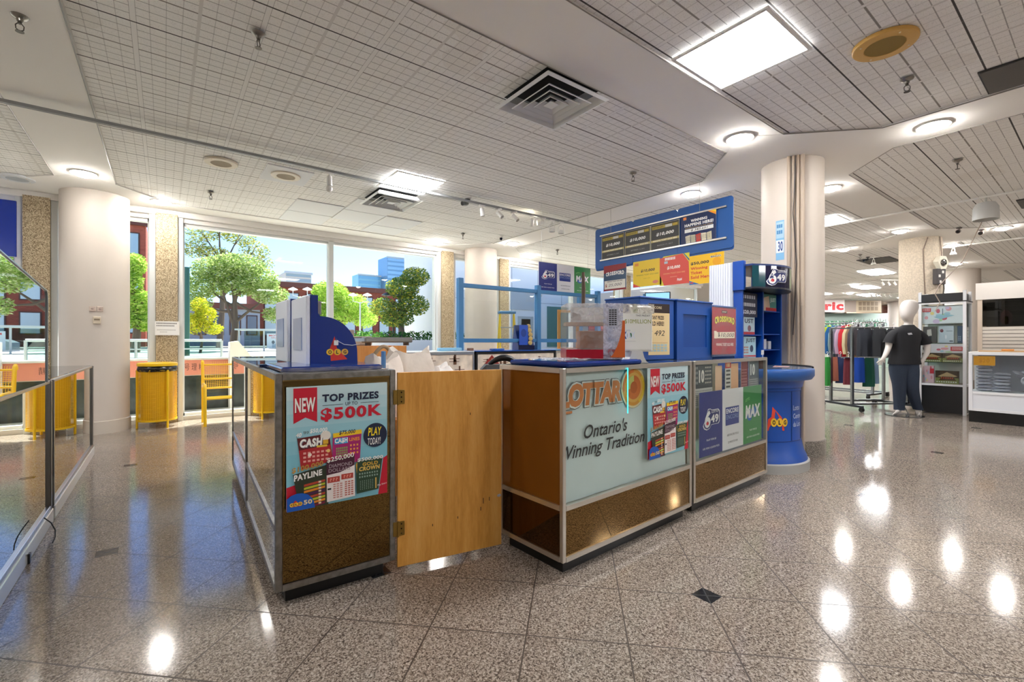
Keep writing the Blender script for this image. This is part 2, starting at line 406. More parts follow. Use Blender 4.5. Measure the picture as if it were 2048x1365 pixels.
panes = ((-6.14, -1.45), (-1.06, -.17), (.225, 2.24), (2.31, 4.28), (4.69, 5.68), (6.07, 8.0), (8.06, 9.82), (10.2, 13.6))
for k, (a, b) in enumerate(panes):
    mb = MB(); mb.box(a-.02, b+.02, 8.14, 8.22, .06, .10, wf); mb.box(a-.02, b+.02, 8.14, 8.22, 2.80, 2.85, wf)
    mb.box(a-.03, a+.012, 8.14, 8.22, .06, 2.85, wf); mb.box(b-.012, b+.03, 8.14, 8.22, .06, 2.85, wf)
    w_ = struct(mb.build('window_%d' % (k+1)))
    MB().box(a+.01, b-.01, 8.178, 8.182, .1, 2.81, M['wglass']).build('pane', w_)
mb = MB(); mb.box(2.235, 2.315, 8.10, 8.26, .06, 2.86, wf, .006); struct(mb.build('trim_12'))
# canopy slab outside is unseen, added to trim the sun strip indoors
struct(MB().box(-12, 14, 8.42, 8.95, 2.95, 3.3, M['plaster']).build('added_canopy'))

# columns
def column(c, r, m, name, base=None, bh=.15):
    mb = MB(); mb.lathe([(r, bh), (r, C)], m, 64, (c[0], c[1], 0), cap=False)
    o = struct(mb.build(name))
    if base: 
        mb = MB(); mb.lathe([(r+.0, 0), (r+.012, 0), (r+.012, bh-.005), (r, bh)], base, 64, (c[0], c[1], 0), cap=False); mb.build('column_base', o)
    return o
gb = NT('granite_base'); gb = gb.out(gb.ramp(gb.noise(140, 4, .7), [(.38, '#3a3733'), (.5, '#8a847b'), (.62, '#c2bab0')]), .3)
column((-.69, 7.82), .335, M['colpaint'], 'column_1', pm('#cfc6bb', .5), .16)
column((5.25, 2.06), .285, M['colpaint'], 'column_2', gb, .15)
column((5.12, 7.8), .325, M['colpaint'], 'column_3', pm('#cfc6bb', .5), .16)
column((10.94, 2.16), .30, pm('#cdc0ae', .8, name='stucco_column', bump=.5, bscale=40, var=.12), 'column_4')
column((16.5, 2.42), .34, M['colpaint'], 'column_5')
column((22.5, 8.2), .4, M['colpaint'], 'column_6'); column((22.6, 2.2), .34, M['colpaint'], 'column_7')
column((29, 9.0), .4, M['colpaint'], 'column_8'); column((27.5, 6.2), .4, M['colpaint'], 'column_9')

# ---------------------------------------------------------------- ceiling fittings
LED = 22.0
DLE = 66.0
def led_panel(u, v, label, su=.56, sv=.56, e=LED):
    t = thing('ceiling_light', label, 'ceiling light', (u, v, C-.001), 0)
    a, b = su/2, sv/2; mb = MB(); f = .022
    for q in ((-a-f, a+f, -b-f, -b), (-a-f, a+f, b, b+f), (-a-f, -a, -b, b), (a, a+f, -b, b)): mb.box(*q, -.008, .004, M['white'])
    mb.build('frame', t); MB().box(-a, a, -b, b, -.003, .003, emit('#fdfdff', e)).build('diffuser', t); return t
led_panel(2.94, 1.455, 'large bright square light panel nearest the camera, beside the plaster beam')
led_panel(2.30, 4.985, 'bright square light panel above the booth next to the small air diffuser')
led_panel(8.1, 2.75, 'square light panel glimpsed just right of the pipe-clad white column')
fars = [(15.2, 3.9), (19.2, 5.2), (22.5, 6.0), (20.3, 7.0), (25.5, 5.4), (27.8, 7.8), (14.5, 6.0)]
far_l = ['long light panel in the far ceiling over the clothes racks, nearest the columns', 'long light panel in the far ceiling, second from the front', 'long light panel deep in the shop beyond the racks',
         'light panel on the left in the deep shop ceiling', 'light panel above the far columns', 'farthest light panel near the end wall of the shop', 'light panel over the shop floor behind the lottery kiosk']
for (u, v), l in zip(fars, far_l): led_panel(u, v, l, 1.2, .5)
# out-of-view light panels, added to brighten the room
for i, (u, v, l) in enumerate(((-3.0, 1.45, 'added unseen light panel left of the camera'), (-1.2, -2.2, 'added unseen light panel behind the camera to the left'), (2.94, -2.2, 'added unseen light panel straight behind the camera'), (7.4, -2.2, 'added unseen light panel right of and behind the camera'),
    (8.2, -5.4, 'added unseen light panel over the aisle by the back wall'), (-3.6, 4.98, 'added unseen light panel left of the glass showcases'), (13.2, -1.6, 'added unseen light panel over the shops on the right'), (6.0, -6.6, 'added unseen light panel by the back wall'), (8.3, 5.3, 'added unseen light panel behind the hanging blue sign board'), (11.9, 4.9, 'added unseen light panel over the aisle behind the column'))):
    led_panel(u, v, l)
dl = thing('downlight', 'x', 'downlight', (0, 0, C-.002))
mb = MB(); mb.lathe([(.085, .0), (.112, -.012), (.118, -.002), (.118, .004)], M['white'], 32, cap=False); mb.build('trim_ring', dl)
MB().lathe([(.0, -.046), (.045, -.043), (.074, -.032), (.086, -.012), (.087, .0)], emit('#fffaf3', DLE), 32, cap=False).build('lens', dl)  # lens domed below the ceiling so its glow also lights the tiles
dls = [(-.7, 6.82, 'round downlight on the left beam above the tall glass showcase'), (-.03, 7.60, 'round downlight by the window wall right of the left column'), (4.15, 2.06, 'round downlight on the beam left of the pipe-clad column'),
       (5.22, .944, 'round downlight on the beam right of the pipe-clad column, nearest the camera'), (5.22, 3.2, 'round downlight above the hanging blue sign board'), (6.36, 2.08, 'round downlight just right of the pipe-clad column top'),
       (9.77, 2.18, 'round downlight before the stucco column'), (10.83, 1.12, 'round downlight below the grey pendant spotlight'), (10.83, 3.3, 'round downlight in the aisle left of the stucco column'), (15.0, 2.31, 'round downlight beyond the stucco column above the white box'),
       (4.05, 7.66, 'round downlight left of the column at the far window'), (5.22, 6.85, 'round downlight in front of the column at the far window'), (6.3, 7.66, 'round downlight right of the column at the far window'),
       (16.6, 3.5, 'small downlight in the far aisle, near one'), (18.0, 5.2, 'small downlight in the far aisle above the jackets'), (21.0, 6.2, 'small distant downlight over the far columns'), (12.0, 1.9, 'round downlight right behind the stucco column'),
       (-.7, 2.9, 'added unseen round downlight on the beam left of the camera'), (5.22, -2.7, 'added unseen round downlight behind the camera to the right'), (-5.5, 2.05, 'added unseen round downlight far left'), (10.9, -2.7, 'added unseen round downlight at the right-hand shops')]  # last four are out of view, added to spread the light
for i, (u, v, l) in enumerate(dls): place(dl if i == 0 else copy_tree(dl), (u, v, C-.002), None, l, 'round recessed downlights')

# air diffusers
def diffuser(u, v, label, s=.61):
    t = thing('air_diffuser', label, 'air vent', (u, v, C-.002)); g = pm('#e6e8e7', .4); 
    def ring(mb, a, b, z0, z1, m): # frame between half sizes a>b slanting from z0 to z1
        A = [(-a, -a, z0), (a, -a, z0), (a, a, z0), (-a, a, z0)]; B = [(-b, -b, z1), (b, -b, z1), (b, b, z1), (-b, b, z1)]
        mb.add(A+B, [(i, (i+1) % 4, 4+(i+1) % 4, 4+i) for i in range(4)], m)
    h = s/2; mb = MB(); ring(mb, h, h*.92, -.002, -.012, g); ring(mb, h*.92, h*.80, -.012, .05, g); ring(mb, h*.8, h*.6, .05, .07, pm('#8a8e8d', .5)); mb.build('outer_frame', t)  # upper recess band greyed, its shade put into the colour
    mb = MB(); mb.box(-h*.82, h*.82, -h*.82, h*.82, .07, .075, pm('#161616', .8)); mb.build('duct', t)
    for a, b in ((.70, .50), (.50, .32), (.31, .16)):
        mb = MB(); ring(mb, h*a, h*b, -.016, .035, g); ring(mb, h*a, h*a*.97, -.016, -.02, g); mb.build('louvre', t)
    mb = MB(); mb.add([(-h*.14, -h*.14, -.012), (h*.14, -h*.14, -.012), (h*.14, h*.14, -.012), (-h*.14, h*.14, -.012), (0, 0, .03)], [(0, 1, 2, 3), (0, 1, 4), (1, 2, 4), (2, 3, 4), (3, 0, 4)], g); mb.build('centre_cone', t)
    return t
# the diffusers sit below the tile, so give them their own dark boxes above the ceiling line
def drop(o, dz): o.location.z += dz
drop(diffuser(2.31, 2.56, 'large square metal air diffuser beside the plaster beam'), -.06)
drop(diffuser(2.31, 5.60, 'small square metal air diffuser beyond the light panel over the booth'), -.065)
# speakers
def speaker(u, v, r, c, c2, label):
    t = thing('ceiling_speaker', label, 'speaker', (u, v, C-.001))
    MB().lathe([(r, .01), (r, -.006), (r*.97, -.012), (r*.64, -.014), (r*.62, -.010), (0, -.010)], pm(c, .5), 40, cap=False).build('rim', t)
    MB().lathe([(0, -.0125), (r*.615, -.0125)], pm(c2, .8, bump=.8, bscale=400), 40, cap=False).build('grille', t)
    for k in range(4):
        a = R(45+90*k); MB().ell((r*.82*math.cos(a), r*.82*math.sin(a), -.014), (.006, .006, .003), pm('#e8d9b8', .3, 1), 8, 4).build('screw', t)
speaker(3.56, .87, .165, '#dcae5c', '#a88a44', 'tan round ceiling speaker near the upper right corner')
speaker(.47, 5.58, .15, '#d8ccb8', '#b3a58e', 'cream round ceiling speaker, left one of the pair past the track')
speaker(1.08, 5.585, .15, '#d8ccb8', '#b3a58e', 'cream round ceiling speaker set in a plain white tile')
speaker(-1.32, 7.5, .15, '#dfe3e6', '#c6ccd2', 'white round ceiling speaker at the far left by the windows')
# plain replacement tiles
wt = pm('#e6e8ea', .8, spec=.2); k = 0
tl = [(.86, 1.32, 5.34, 5.86, 'white ceiling tile holding the cream speaker'), (1.38, 1.98, 6.42, 7.02, 'blank white ceiling tile nearest the windows, left one'), (1.38, 1.98, 7.04, 7.64, 'blank white ceiling tile by the window soffit'), (2.0, 2.6, 5.93, 6.50, 'blank white ceiling tile beyond the small air diffuser'),
      (2.0, 2.6, 6.52, 7.10, 'blank white ceiling tile, middle one by the windows'), (2.62, 3.2, 6.52, 7.10, 'blank white ceiling tile, right one by the windows'), (2.62, 3.2, 7.12, 7.6, 'blank white ceiling tile above the window mullion')]
for a, b, c, d, l in tl: MB().box(a, b, c, d, .0, .011, wt).build('ceiling_tile', None, (0, 0, C+.0005), 0, l, 'ceiling tile', 'plain white ceiling tiles')
tl2 = [(6.0, 6.6, 1.15, 1.75, 'clean white tile at the right edge of the ceiling'), (6.0, 6.6, .5, 1.1, 'clean white tile at the right edge, nearer one'), (6.62, 7.2, .3, .9, 'white replacement tile left of the dark vent grille')]
# dark return-air grilles
for (a, b, c, d, l) in ((4.46, 4.90, .02, .58, 'dark ribbed return air grille in the upper right corner'), (8.9, 9.5, .2, .8, 'grey return air grille over the right aisle'), (12.6, 13.5, 3.0, 3.6, 'dark return air grille over the clothes racks')):
    t = thing('return_grille', l, 'air vent', ((a+b)/2, (c+d)/2, C)); w_, d_ = (b-a)/2, (d-c)/2
    MB().box(-w_, w_, -d_, d_, .0, .011, pm('#3b3a39', .8)).build('backing', t)
    mb = MB(); n = 40
    for i in range(n): x = -w_+.01+2*(w_-.01)*i/n; mb.box(x, x+.005, -d_+.01, d_-.01, -.008, 0, pm('#77736f', .5))
    mb.build('louvres', t)
# sprinklers
sp = thing('sprinkler_head', 'x', 'sprinkler', (0, 0, C)); MB().lathe([(.04, 0), (.035, -.008), (.016, -.018), (.013, -.03)], pm('#8a857e', .3, 1), 20).build('escutcheon', sp)
mb = MB(); g = pm('#5e5a55', .35, 1); mb.tube([(0, 0, -.02), (0, 0, -.045)], .009, g, 8)
for s_ in (-1, 1): mb.tube([(s_*.006, 0, -.04), (s_*.017, 0, -.055), (s_*.015, 0, -.075), (0, 0, -.085)], .003, g, 6)
mb.build('yoke', sp); MB().lathe([(0, -.085), (.019, -.087), (.019, -.09), (0, -.09)], g, 16).build('deflector', sp)
sps = [(.45, 3.10, 'sprinkler head nearest the camera in the left ceiling'), (.46, 6.76, 'small sprinkler head above the left windows'), (4.155, .89, 'sprinkler head below the tan ceiling speaker'), (6.43, .98, 'sprinkler head at the right past the plaster beam'),
       (4.09, 3.2, 'sprinkler head above the blue sign board'), (4.08, 6.77, 'sprinkler head near the far windows'), (-.65, 3.75, 'sprinkler head on the plaster strip at the upper left'), (6.34, 6.84, 'sprinkler head beyond the far window column'), (13.4, 2.9, 'sprinkler head over the clothes racks'), (11.8, 3.3, 'sprinkler head in the aisle ceiling')]
for i, (u, v, l) in enumerate(sps): place(sp if i == 0 else copy_tree(sp), (u, v, C-.001), rnd.random()*3, l, 'sprinkler heads')

# lighting track with spotlights
MB().box(-2.6, 5.6, 4.95, 4.985, 2.90, 2.925, pm('#8f9191', .5)).build('lighting_track', None, (0, 0, 0), 0, 'long grey lighting track running under the left ceiling', 'lighting track')
def cyl_spot(u, v, label, on=False, yaw=0, tilt=.5, gimbal=False, hang=.0, glassy=False):
    t = thing('track_spotlight', label, 'spotlight', (u, v, 2.90), yaw, 'spotlights on the left lighting track'); w = M['white']
    MB().box(-.045, .045, -.014, .014, -.02, 0, w).build('adapter', t)
    if gimbal:
        mb = MB(); mb.tube([(0, 0, -.02), (0, 0, -.05)], .008, w); n = 14
        mb.tube([(.052, 0, -.05)] and [(.055*math.cos(a), 0, -.11+.06*math.sin(a)) for a in [R(-30+240*i/n) for i in range(n+1)]], .006, w, 6)
        mb.build('yoke', t); d = MB(); d.lathe([(.03, .03), (.048, 0), (.05, -.02)], w, 20, (0, 0, -.15)); d.build('lamp_head', t)
        MB().lathe([(0, -.021), (.045, -.021)], pm('#9a8f80', .2), 20, (0, 0, -.15), cap=False).build('lens', t); return t
    mb = MB(); mb.tube([(0, 0, -.02), (0, 0, -.06)], .007, w); mb.build('stem', t)
    d = Vector((math.sin(tilt), 0, -math.cos(tilt))); a = Vector((0, 0, -.06)) - d*.02
    MB().tube([a, a+d*.10], [.026, .03], w, 16).build('lamp_head', t)
    if glassy:
        MB().ell((a+d*.13), (.032, .032, .036), pm('#e6e3dc', .1)).build('bulb', t)
    else: MB().tube([a+d*.101, a+d*.104], .027, emit('#fff0d0', 60) if on else pm('#8f8b84', .25), 16).build('lens', t)
    return t
cyl_spot(1.375, 4.967, 'white track spotlight with a clear bulb, hanging straight down alone', tilt=0, glassy=True)
for u, l, k in ((3.28, 'first of three white spotlights grouped on the track', 0), (3.54, 'second white spotlight on the track, turned right', 1), (3.80, 'third white spotlight on the track, turned right', 1), (4.12, 'white spotlight beside the glowing lamp', -1)):
    cyl_spot(u, 4.967, l, yaw=R(-60)*k, tilt=.15+.6*abs(k))
cyl_spot(4.32, 4.967, 'glowing spotlight shining warm light on the ceiling', True, R(140), 1.5)
cyl_spot(4.50, 4.967, 'white looped gimbal spotlight, left of two', gimbal=True); cyl_spot(4.68, 4.967, 'white looped gimbal spotlight, right of two', gimbal=True)
# security cameras
def seccam(u, v, label, c='#26282a', yaw=0):
    t = thing('security_camera', label, 'security camera', (u, v, C), yaw); k = pm(c, .3)
    MB().lathe([(.04, 0), (.035, -.012), (.012, -.02)], k, 20).build('mount', t)
    MB().tube([(0, 0, -.015), (0, 0, -.045), (.03, 0, -.055)], .010, k).build('arm', t)
    MB().tube([(.0, 0, -.05), (.02, 0, -.056), (.10, 0, -.075)], [.024, .03, .03], k, 16).build('housing', t)
    MB().tube([(.10, 0, -.075), (.103, 0, -.0758)], .022, pm('#060606', .05), 16).build('lens', t)
seccam(3.14, 5.1, 'black bullet camera hanging near the lighting track', yaw=R(200)); seccam(4.7, 6.5, 'white bullet camera on the ceiling near the far window column', '#d9d9d6', R(230))
seccam(12.3, 3.3, 'black bullet camera over the clothes racks', yaw=R(150)); seccam(10.3, 1.55, 'dark dome-shaped camera left of the wire over the right shop', '#5a4d48', R(180)); seccam(10.75, 1.35, 'dark camera at the right in front of the white fascia', '#5a4d48', R(180))
# right hand tracks
def rtube(a, b, label): MB().tube([a, b], .016, M['white'], 8).build('lighting_track', None, (0, 0, 0), 0, label, 'lighting track')
rtube((8.35, 2.95, 2.962), (8.20, -1.2, 2.962), 'white track rail crossing the right ceiling, front one'); rtube((12.1, 2.35, 2.962), (12.0, -1.5, 2.962), 'white track rail behind the stucco column')
t = thing('pendant_spotlight', 'large grey dome spotlight hanging from the front right track', 'spotlight', (8.265, 1.0, 2.95)); g = pm('#c9cac8', .4)
MB().tube([(0, 0, 0), (0, 0, -.05)], .012, g).build('stem', t); MB().lathe([(.02, -.05), (.09, -.07), (.12, -.13), (.125, -.28), (.118, -.28), (.1, -.13)], g, 28, cap=False).build('shade', t)
for u, v, l in ((12.083, 1.9, 'white gimbal spotlight right of the stucco column'), (12.3, 3.2, 'white gimbal spotlight left of the stucco column')):
    t = cyl_spot(u, v, l, gimbal=True, yaw=.6); t['group'] = 'gimbal spotlights on the rear tracks'; t.location.z = 2.972
# ---------------------------------------------------------------- posters
RED = '#c8102e'; NAVY = '#0d1b3a'
def scratch_items():
    it = []
    cols = ['#c4dde2', '#b4d6de', '#a5d0da', '#97cad7', '#8bc5d4', '#80c1d2']
    for i, c in enumerate(cols): it.append(('r', 0, i*.11, 1, 1 if i == 5 else (i+1)*.11, c))
    it += [('p', [(1, .66), (.955, .68), (.90, 1), (1, 1)], RED), ('p', [(0, .81), (.11, .79), (.13, 1), (0, 1)], RED),
           ('p', [(.062, .012), (.28, .012), (.28, .30), (.171, .255), (.062, .30)], RED), ('t', 'NEW', .080, .10, .268, .218, '#7a0a1c', {'b': .03}), ('t', 'NEW', .075, .093, .263, .211, '#f6f4ee', {'b': .03}),
           ('t', 'TOP PRIZES', .328, .075, .905, .140, NAVY, {'b': .045}), ('t', 'UP TO', .555, .152, .68, .181, NAVY, {'b': .008}), ('r', .33, .166, .53, .170, NAVY), ('r', .71, .166, .905, .170, NAVY),
           ('t', '$500K', .313, .19, .94, .307, RED, {'b': .04, 'sp': 1.13}),
           ('c', .868, .465, .128, .107, NAVY), ('t', 'PLAY', .79, .395, .935, .468, '#f7dd1c', {'b': .02, 'sh': .15}), ('t', 'TODAY!', .785, .487, .925, .548, '#f4f4f0', {'b': .01, 'sh': .1})]
    # cash
    it += [('p', [(.095, .42), (.395, .405), (.425, .62), (.13, .66)], '#5d1013'), ('p', [(.11, .52), (.41, .50), (.43, .64), (.13, .68)], '#b3242a'),
           ('c', .36, .42, .05, .04, '#e9e2d8'), ('r', .335, .455, .385, .49, '#d8a92c'), ('t', 'CASH', .125, .435, .335, .505, '#7d868e', {'b': .05, 'sh': .12}), ('t', 'CASH', .118, .43, .328, .50, '#f5f2ec', {'b': .05, 'sh': .12}),
           ('r', .275, .495, .375, .512, '#e6c43e'), ('g', .15, .54, .40, .64, 6, 3, .62, .5, '#e7a59a'), ('c', .21, .565, .018, .015, '#f3e7d8'), ('c', .385, .55, .018, .015, '#f1c97a'),
           ('t', '40', .082, .375, .135, .41, '#f5f3ee', {'b': .03, 'sh': .2, 'sl': 0}), ('t', '$50,000', .21, .352, .375, .392, '#f5f3ee', {'b': .025, 'sh': .2}), ('t', 'TOP OF', .15, .368, .20, .39, '#3c2a22', {'b': .02})]
    # cash lines
    it += [('p', [(.43, .425), (.72, .41), (.70, .68), (.42, .68)], '#a81e6c'), ('p', [(.43, .41), (.72, .40), (.722, .437), (.432, .447)], '#f3c91e'), ('t', '$75,000', .49, .393, .655, .432, '#1c1b3a', {'b': .02, 'sh': .15}),
           ('r', .445, .455, .578, .505, '#2f9fd6'), ('t', 'CA$H', .447, .455, .575, .503, '#f6f4ee', {'b': .04}), ('t', 'LINES', .592, .462, .698, .492, '#f59a23', {'b': .03}),
           ('g', .46, .535, .58, .62, 6, 4, .7, .7, '#8aa05a'), ('g', .60, .52, .70, .62, 3, 3, .5, .5, '#f0a04a')]
    # payline
    it += [('p', [(.055, .71), (.37, .665), (.385, 1.0), (.115, 1.0)], '#2c3322'), ('t', '$100,000', .045, .655, .335, .705, '#b98c3c', {'b': .03, 'sh': .05, 'sl': .03}), ('t', 'PAYLINE', .065, .715, .325, .765, '#f2f0ea', {'b': .04, 'sl': .02})]
    for i, c in enumerate(('#b8432c', '#b9c42c', '#e58a26', '#4a1a48', '#b8432c', '#b9c42c', '#e58a26', '#7a1e3a')):
        y = .79+i*.026; it.append(('p', [(.155, y+.012), (.352, y-.006), (.352, y+.012), (.155, y+.03)], c))
    it += [('g', .29, .79, .315, .99, 1, 8, 1, .6, '#e8d8b8')]
    # diamond dollars
    it += [('p', [(.365, .635), (.645, .61), (.65, .97), (.37, .98)], '#ece4e0'), ('p', [(.365, .635), (.645, .61), (.645, .70), (.50, .745), (.365, .755)], '#43162c'),
           ('t', '$250,000', .37, .61, .638, .655, '#f4efe8', {'b': .02, 'sl': .02}), ('t', 'DIAMOND', .39, .667, .62, .697, '#b7a5ac', {'b': 0}), ('t', 'DOLLARS', .385, .705, .60, .735, '#a8949c', {'b': .012}),
           ('r', .375, .775, .495, .822, '#b23c32'), ('r', .51, .765, .63, .81, '#b23c32'), ('t', '???', .395, .785, .475, .812, '#e79a8a', {'b': .02}), ('t', '???', .53, .775, .61, .80, '#e79a8a', {'b': .02}),
           ('g', .43, .835, .53, .965, 3, 7, .7, .55, '#c98a80'), ('g', .545, .83, .64, .96, 3, 7, .7, .55, '#b9604e'), ('r', .375, .865, .41, .88, '#2a2a2a')]
    # gold crown
    it += [('p', [(.655, .70), (.68, .665), (.94, .665), (.895, .945), (.665, .955)], '#25402c'), ('p', [(.655, .70), (.672, .68), (.668, .78)], '#c9a13a'), ('t', '$500,000', .672, .648, .945, .683, '#f2f0ea', {'b': .03, 'sh': .1}),
           ('t', 'GOLD', .725, .692, .89, .722, '#d7a93c', {'b': .04}), ('t', 'CROWN', .69, .727, .91, .765, '#dcb85a', {'b': .045, 'sh': .08}), ('g', .69, .78, .90, .835, 8, 2, .55, .55, '#8aa394'), ('g', .70, .85, .85, .935, 7, 6, .35, .35, '#a9bfae'), ('r', .86, .84, .874, .935, '#d7b45a'),
           ('t', 'Play Smart', .885, .905, .985, .925, '#f0dede', {'b': .01, 'sl': .01})]
    it += [('p', [(0, 1), (0, .895), (.04, .872), (.09, .862), (.14, .866), (.19, .885), (.225, .915), (.245, .95), (.255, 1)], '#0b57b7'),
           ('p', [(.045, .945), (.075, .915), (.11, .945), (.135, .965), (.03, .965)], '#d3302a'), ('c', .045, .948, .02, .016, '#f2c230'), ('c', .082, .948, .02, .016, '#f2c230'), ('c', .119, .948, .02, .016, '#f2c230'),
           ('t', 'OLG', .034, .94, .13, .956, '#101010', {'b': .03, 'sp': 1.25}), ('t', '50', .15, .925, .228, .962, '#ecd9a0', {'b': .03})]
    return it
def logo649(x0, x1, y0, y1, small=True):
    X = lambda a: x0+(x1-x0)*a; Y = lambda a: y0+(y1-y0)*a
    big = [(.10, .62), (.22, .30), (.30, .08), (.44, .08), (.52, .14), (.92, .14), (1.0, .24), (1.0, .70), (.94, .80), (.50, .80), (.38, .95), (.22, 1.0), (.06, .92), (0, .78)]
    inn = [(.50+(a-.50)*.92, .54+(b-.54)*.92) for a, b in big]
    return [('p', [(X(a), Y(b)) for a, b in big], '#e9e9ef'), ('p', [(X(a), Y(b)) for a, b in inn], '#24306f'),
            ('t', '6', X(.10), Y(.14), X(.44), Y(.90), '#f3f3f3', {'b': .05, 'sh': .15}), ('c', X(.265), Y(.71), (x1-x0)*.075, (y1-y0)*.075, '#d22630'),
            ('t', '49', X(.46), Y(.36), X(.92), Y(.72), '#f3f3f3', {'b': .045}), ('t', 'LOTTO', X(.50), Y(.19), X(.90), Y(.29), '#f3f3f3', {'b': .02})]
def trio_items():
    return [('r', 0, 0, .332, 1, '#2a3784'), ('r', .332, 0, .667, 1, '#ecebee'), ('r', .667, 0, 1, 1, '#3d8f4f')] + logo649(.05, .29, .24, .60) + [
        ('t', 'PLAY FOR $3', .10, .74, .235, .775, '#eef0f6', {'b': .015}), ('t', 'ASK FOR A QUICK PICK', .045, .865, .285, .90, '#eef0f6', {'b': .015}),
        ('r', .378, .30, .592, .60, '#2b3f8e'), ('t', 'ENCORE', .388, .325, .582, .405, '#f3f3f6', {'b': .03}), ('t', 'ENCORE', .388, .425, .582, .50, '#7f93c8', {'b': .015}),
        ('t', 'ADD ENCORE FOR $1', .40, .745, .585, .785, '#50515a', {'b': .01}), ('t', '22 WAYS TO WIN', .415, .865, .57, .90, '#50515a', {'b': .01}),
        ('c', .775, .50, .05, .11, '#1d5fae'), ('c', .86, .46, .04, .09, '#1f6fb5'), ('t', 'LOTTO', .70, .22, .775, .27, '#9fe08a', {'b': .02, 'sl': .03}), ('t', 'MAX', .70, .33, .965, .56, '#f2f4f2', {'b': .05, 'sh': .1}),
        ('t', 'PLAY FOR $5', .775, .76, .90, .795, '#eef6ee', {'b': .012}), ('t', 'ASK FOR A QUICK PICK', .72, .875, .955, .91, '#eef6ee', {'b': .012})]

# ---------------------------------------------------------------- showcases of the booth
def case_frame(L, D, Hh, mid, m, t=.024, z0=.07, top=True):
    mb = MB()
    for x in (0, L-t):
        for y in (0, D-t): mb.box(x, x+t, y, y+t, z0, Hh, m, .003)
    for z in ((z0, z0+t), (Hh-t, Hh)) + (((mid, mid+t),) if mid else ()):
        mb.box(t, L-t, -.001, t-.002, z[0], z[1], m); mb.box(t, L-t, D-t+.002, D+.001, z[0], z[1], m)
        mb.box(-.001, t-.002, t, D-t, z[0], z[1], m); mb.box(L-t+.002, L+.001, t, D-t, z[0], z[1], m)
    return mb
def kick(t, L, D, h=.07, ins=.05):
    MB().box(ins, L-ins, ins, D-ins, 0, h-.001, M['kick'], .003).build('kick_base', t)

def left_counter(loc, rz, L, D, label, front='dark'):
    t = thing('display_counter', label, 'counter', loc, rz); Hh = 1.0
    case_frame(L, D, Hh, None, M['alu_dark'], .028).build('frame', t)
    kick(t, L, D, .07, .045)
    mb = MB(); k = .028; mb.box(-.0012, k-.004, k, D-k, .325, .35, M['alu_dark']); mb.build('side_rail', t)
    bz = pm('#80683f', .004, 1, 'bronze_glass', var=.06, bscale=2.5)
    MB().box(k, L-k, .006, .012, .1, Hh-k, bz).build('end_panel', t)
    MB().box(.006, .012, k, D-k, .1, .325, M['mirror']).build('side_mirror', t)
    MB().box(.006, .012, k, D-k, .35, Hh-k, M['mirror']).build('side_mirror', t)
    MB().box(L-.014, L-.008, k, D-k, .1, Hh-k, pm('#cfc6b6', .7)).build('inner_side_panel', t)
    MB().box(k, L-k, D-.014, D-.008, .1, Hh-k, pm('#6e6a62', .7)).build('far_panel', t)
    MB().box(k*.5, L-k*.5, k*.5, D-k*.5, Hh-.006, Hh+.002, glass('#e8f4f2', 1.6, 1.6)).build('top_glass', t)
    MB().box(k, L-k, k, D-k, Hh-.10, Hh-.09, pm('#d8d4cc', .6)).build('shelf', t)
    MB().box(k, L-k, k, D-k, .08, .095, pm('#d8d4cc', .6)).build('shelf', t)
    return t
lc = left_counter((.375, 2.150, 0), R(-2.2), .527, 1.31, 'mirror-sided glass counter end with bronze panel left of the wooden gate')
left_counter((.428, 3.478, 0), R(-2.2), .527, 1.22, 'mirror-sided glass counter behind the bronze-ended one, nearer the windows')
sheet('poster', .44, .53, scratch_items(), 'light blue TOP PRIZES UP TO $500K lottery poster on the bronze counter end', 'poster', (.415, 2.137, .412), R(-2.2), base='#e9eef0')
# taped plastic tray on the counter
mb = MB(); mb.box(0, .44, 0, .50, 0, .022, pm('#152a6e', .15), .006); mb.box(.01, .43, .01, .49, .022, .024, pm('#24479c', .08))
mb.build('counter_mat', None, (.40, 2.158, 1.0035), R(-2.2), 'dark blue plastic mat wrapped in tape on the left counter', 'mat')
mb = MB(); rr = random.Random(3)
for i in range(16):
    V = []; n = 10; y = -.004-rr.random()*.006
    P = []; 
    for j in range(n+1): x = .0+.47*j/n; z = .0+.03*i/16; P.append((x, y-rr.random()*.006, z+rr.random()*.006))
    V.append(P)
    if i: mb.add(last+P, [(j, j+1, n+2+j, n+1+j) for j in range(n)], milky(.12, '#e6e8ee'))
    last = P
mb.build('plastic_wrap', None, (.393, 2.150, .992), R(-2.2), 'crinkled clear plastic film hanging over the front edge of the blue mat', 'plastic film')
mb = MB(); mb.box(0, .40, 0, .02, .0, .012, pm('#1f3569', .3)); mb.box(0, .40, .06, .08, .0, .012, pm('#1f3569', .3)); mb.box(0, .02, .02, .06, 0, .012, pm('#1f3569', .3)); mb.box(.38, .40, .02, .06, 0, .012, pm('#1f3569', .3))
mb.build('tray_rack', None, (.40, 2.72, 1.0035), R(-2), 'low dark blue rail frame behind the wrapped mat', 'rack')
MB().box(0, .012, 0, .035, 0, .085, pm('#5b8fc4', .4), .002).build('stand_strip', None, (.865, 2.19, 1.0045), 0, 'short pale blue upright plastic strip at the right end of the mat', 'plastic strip')

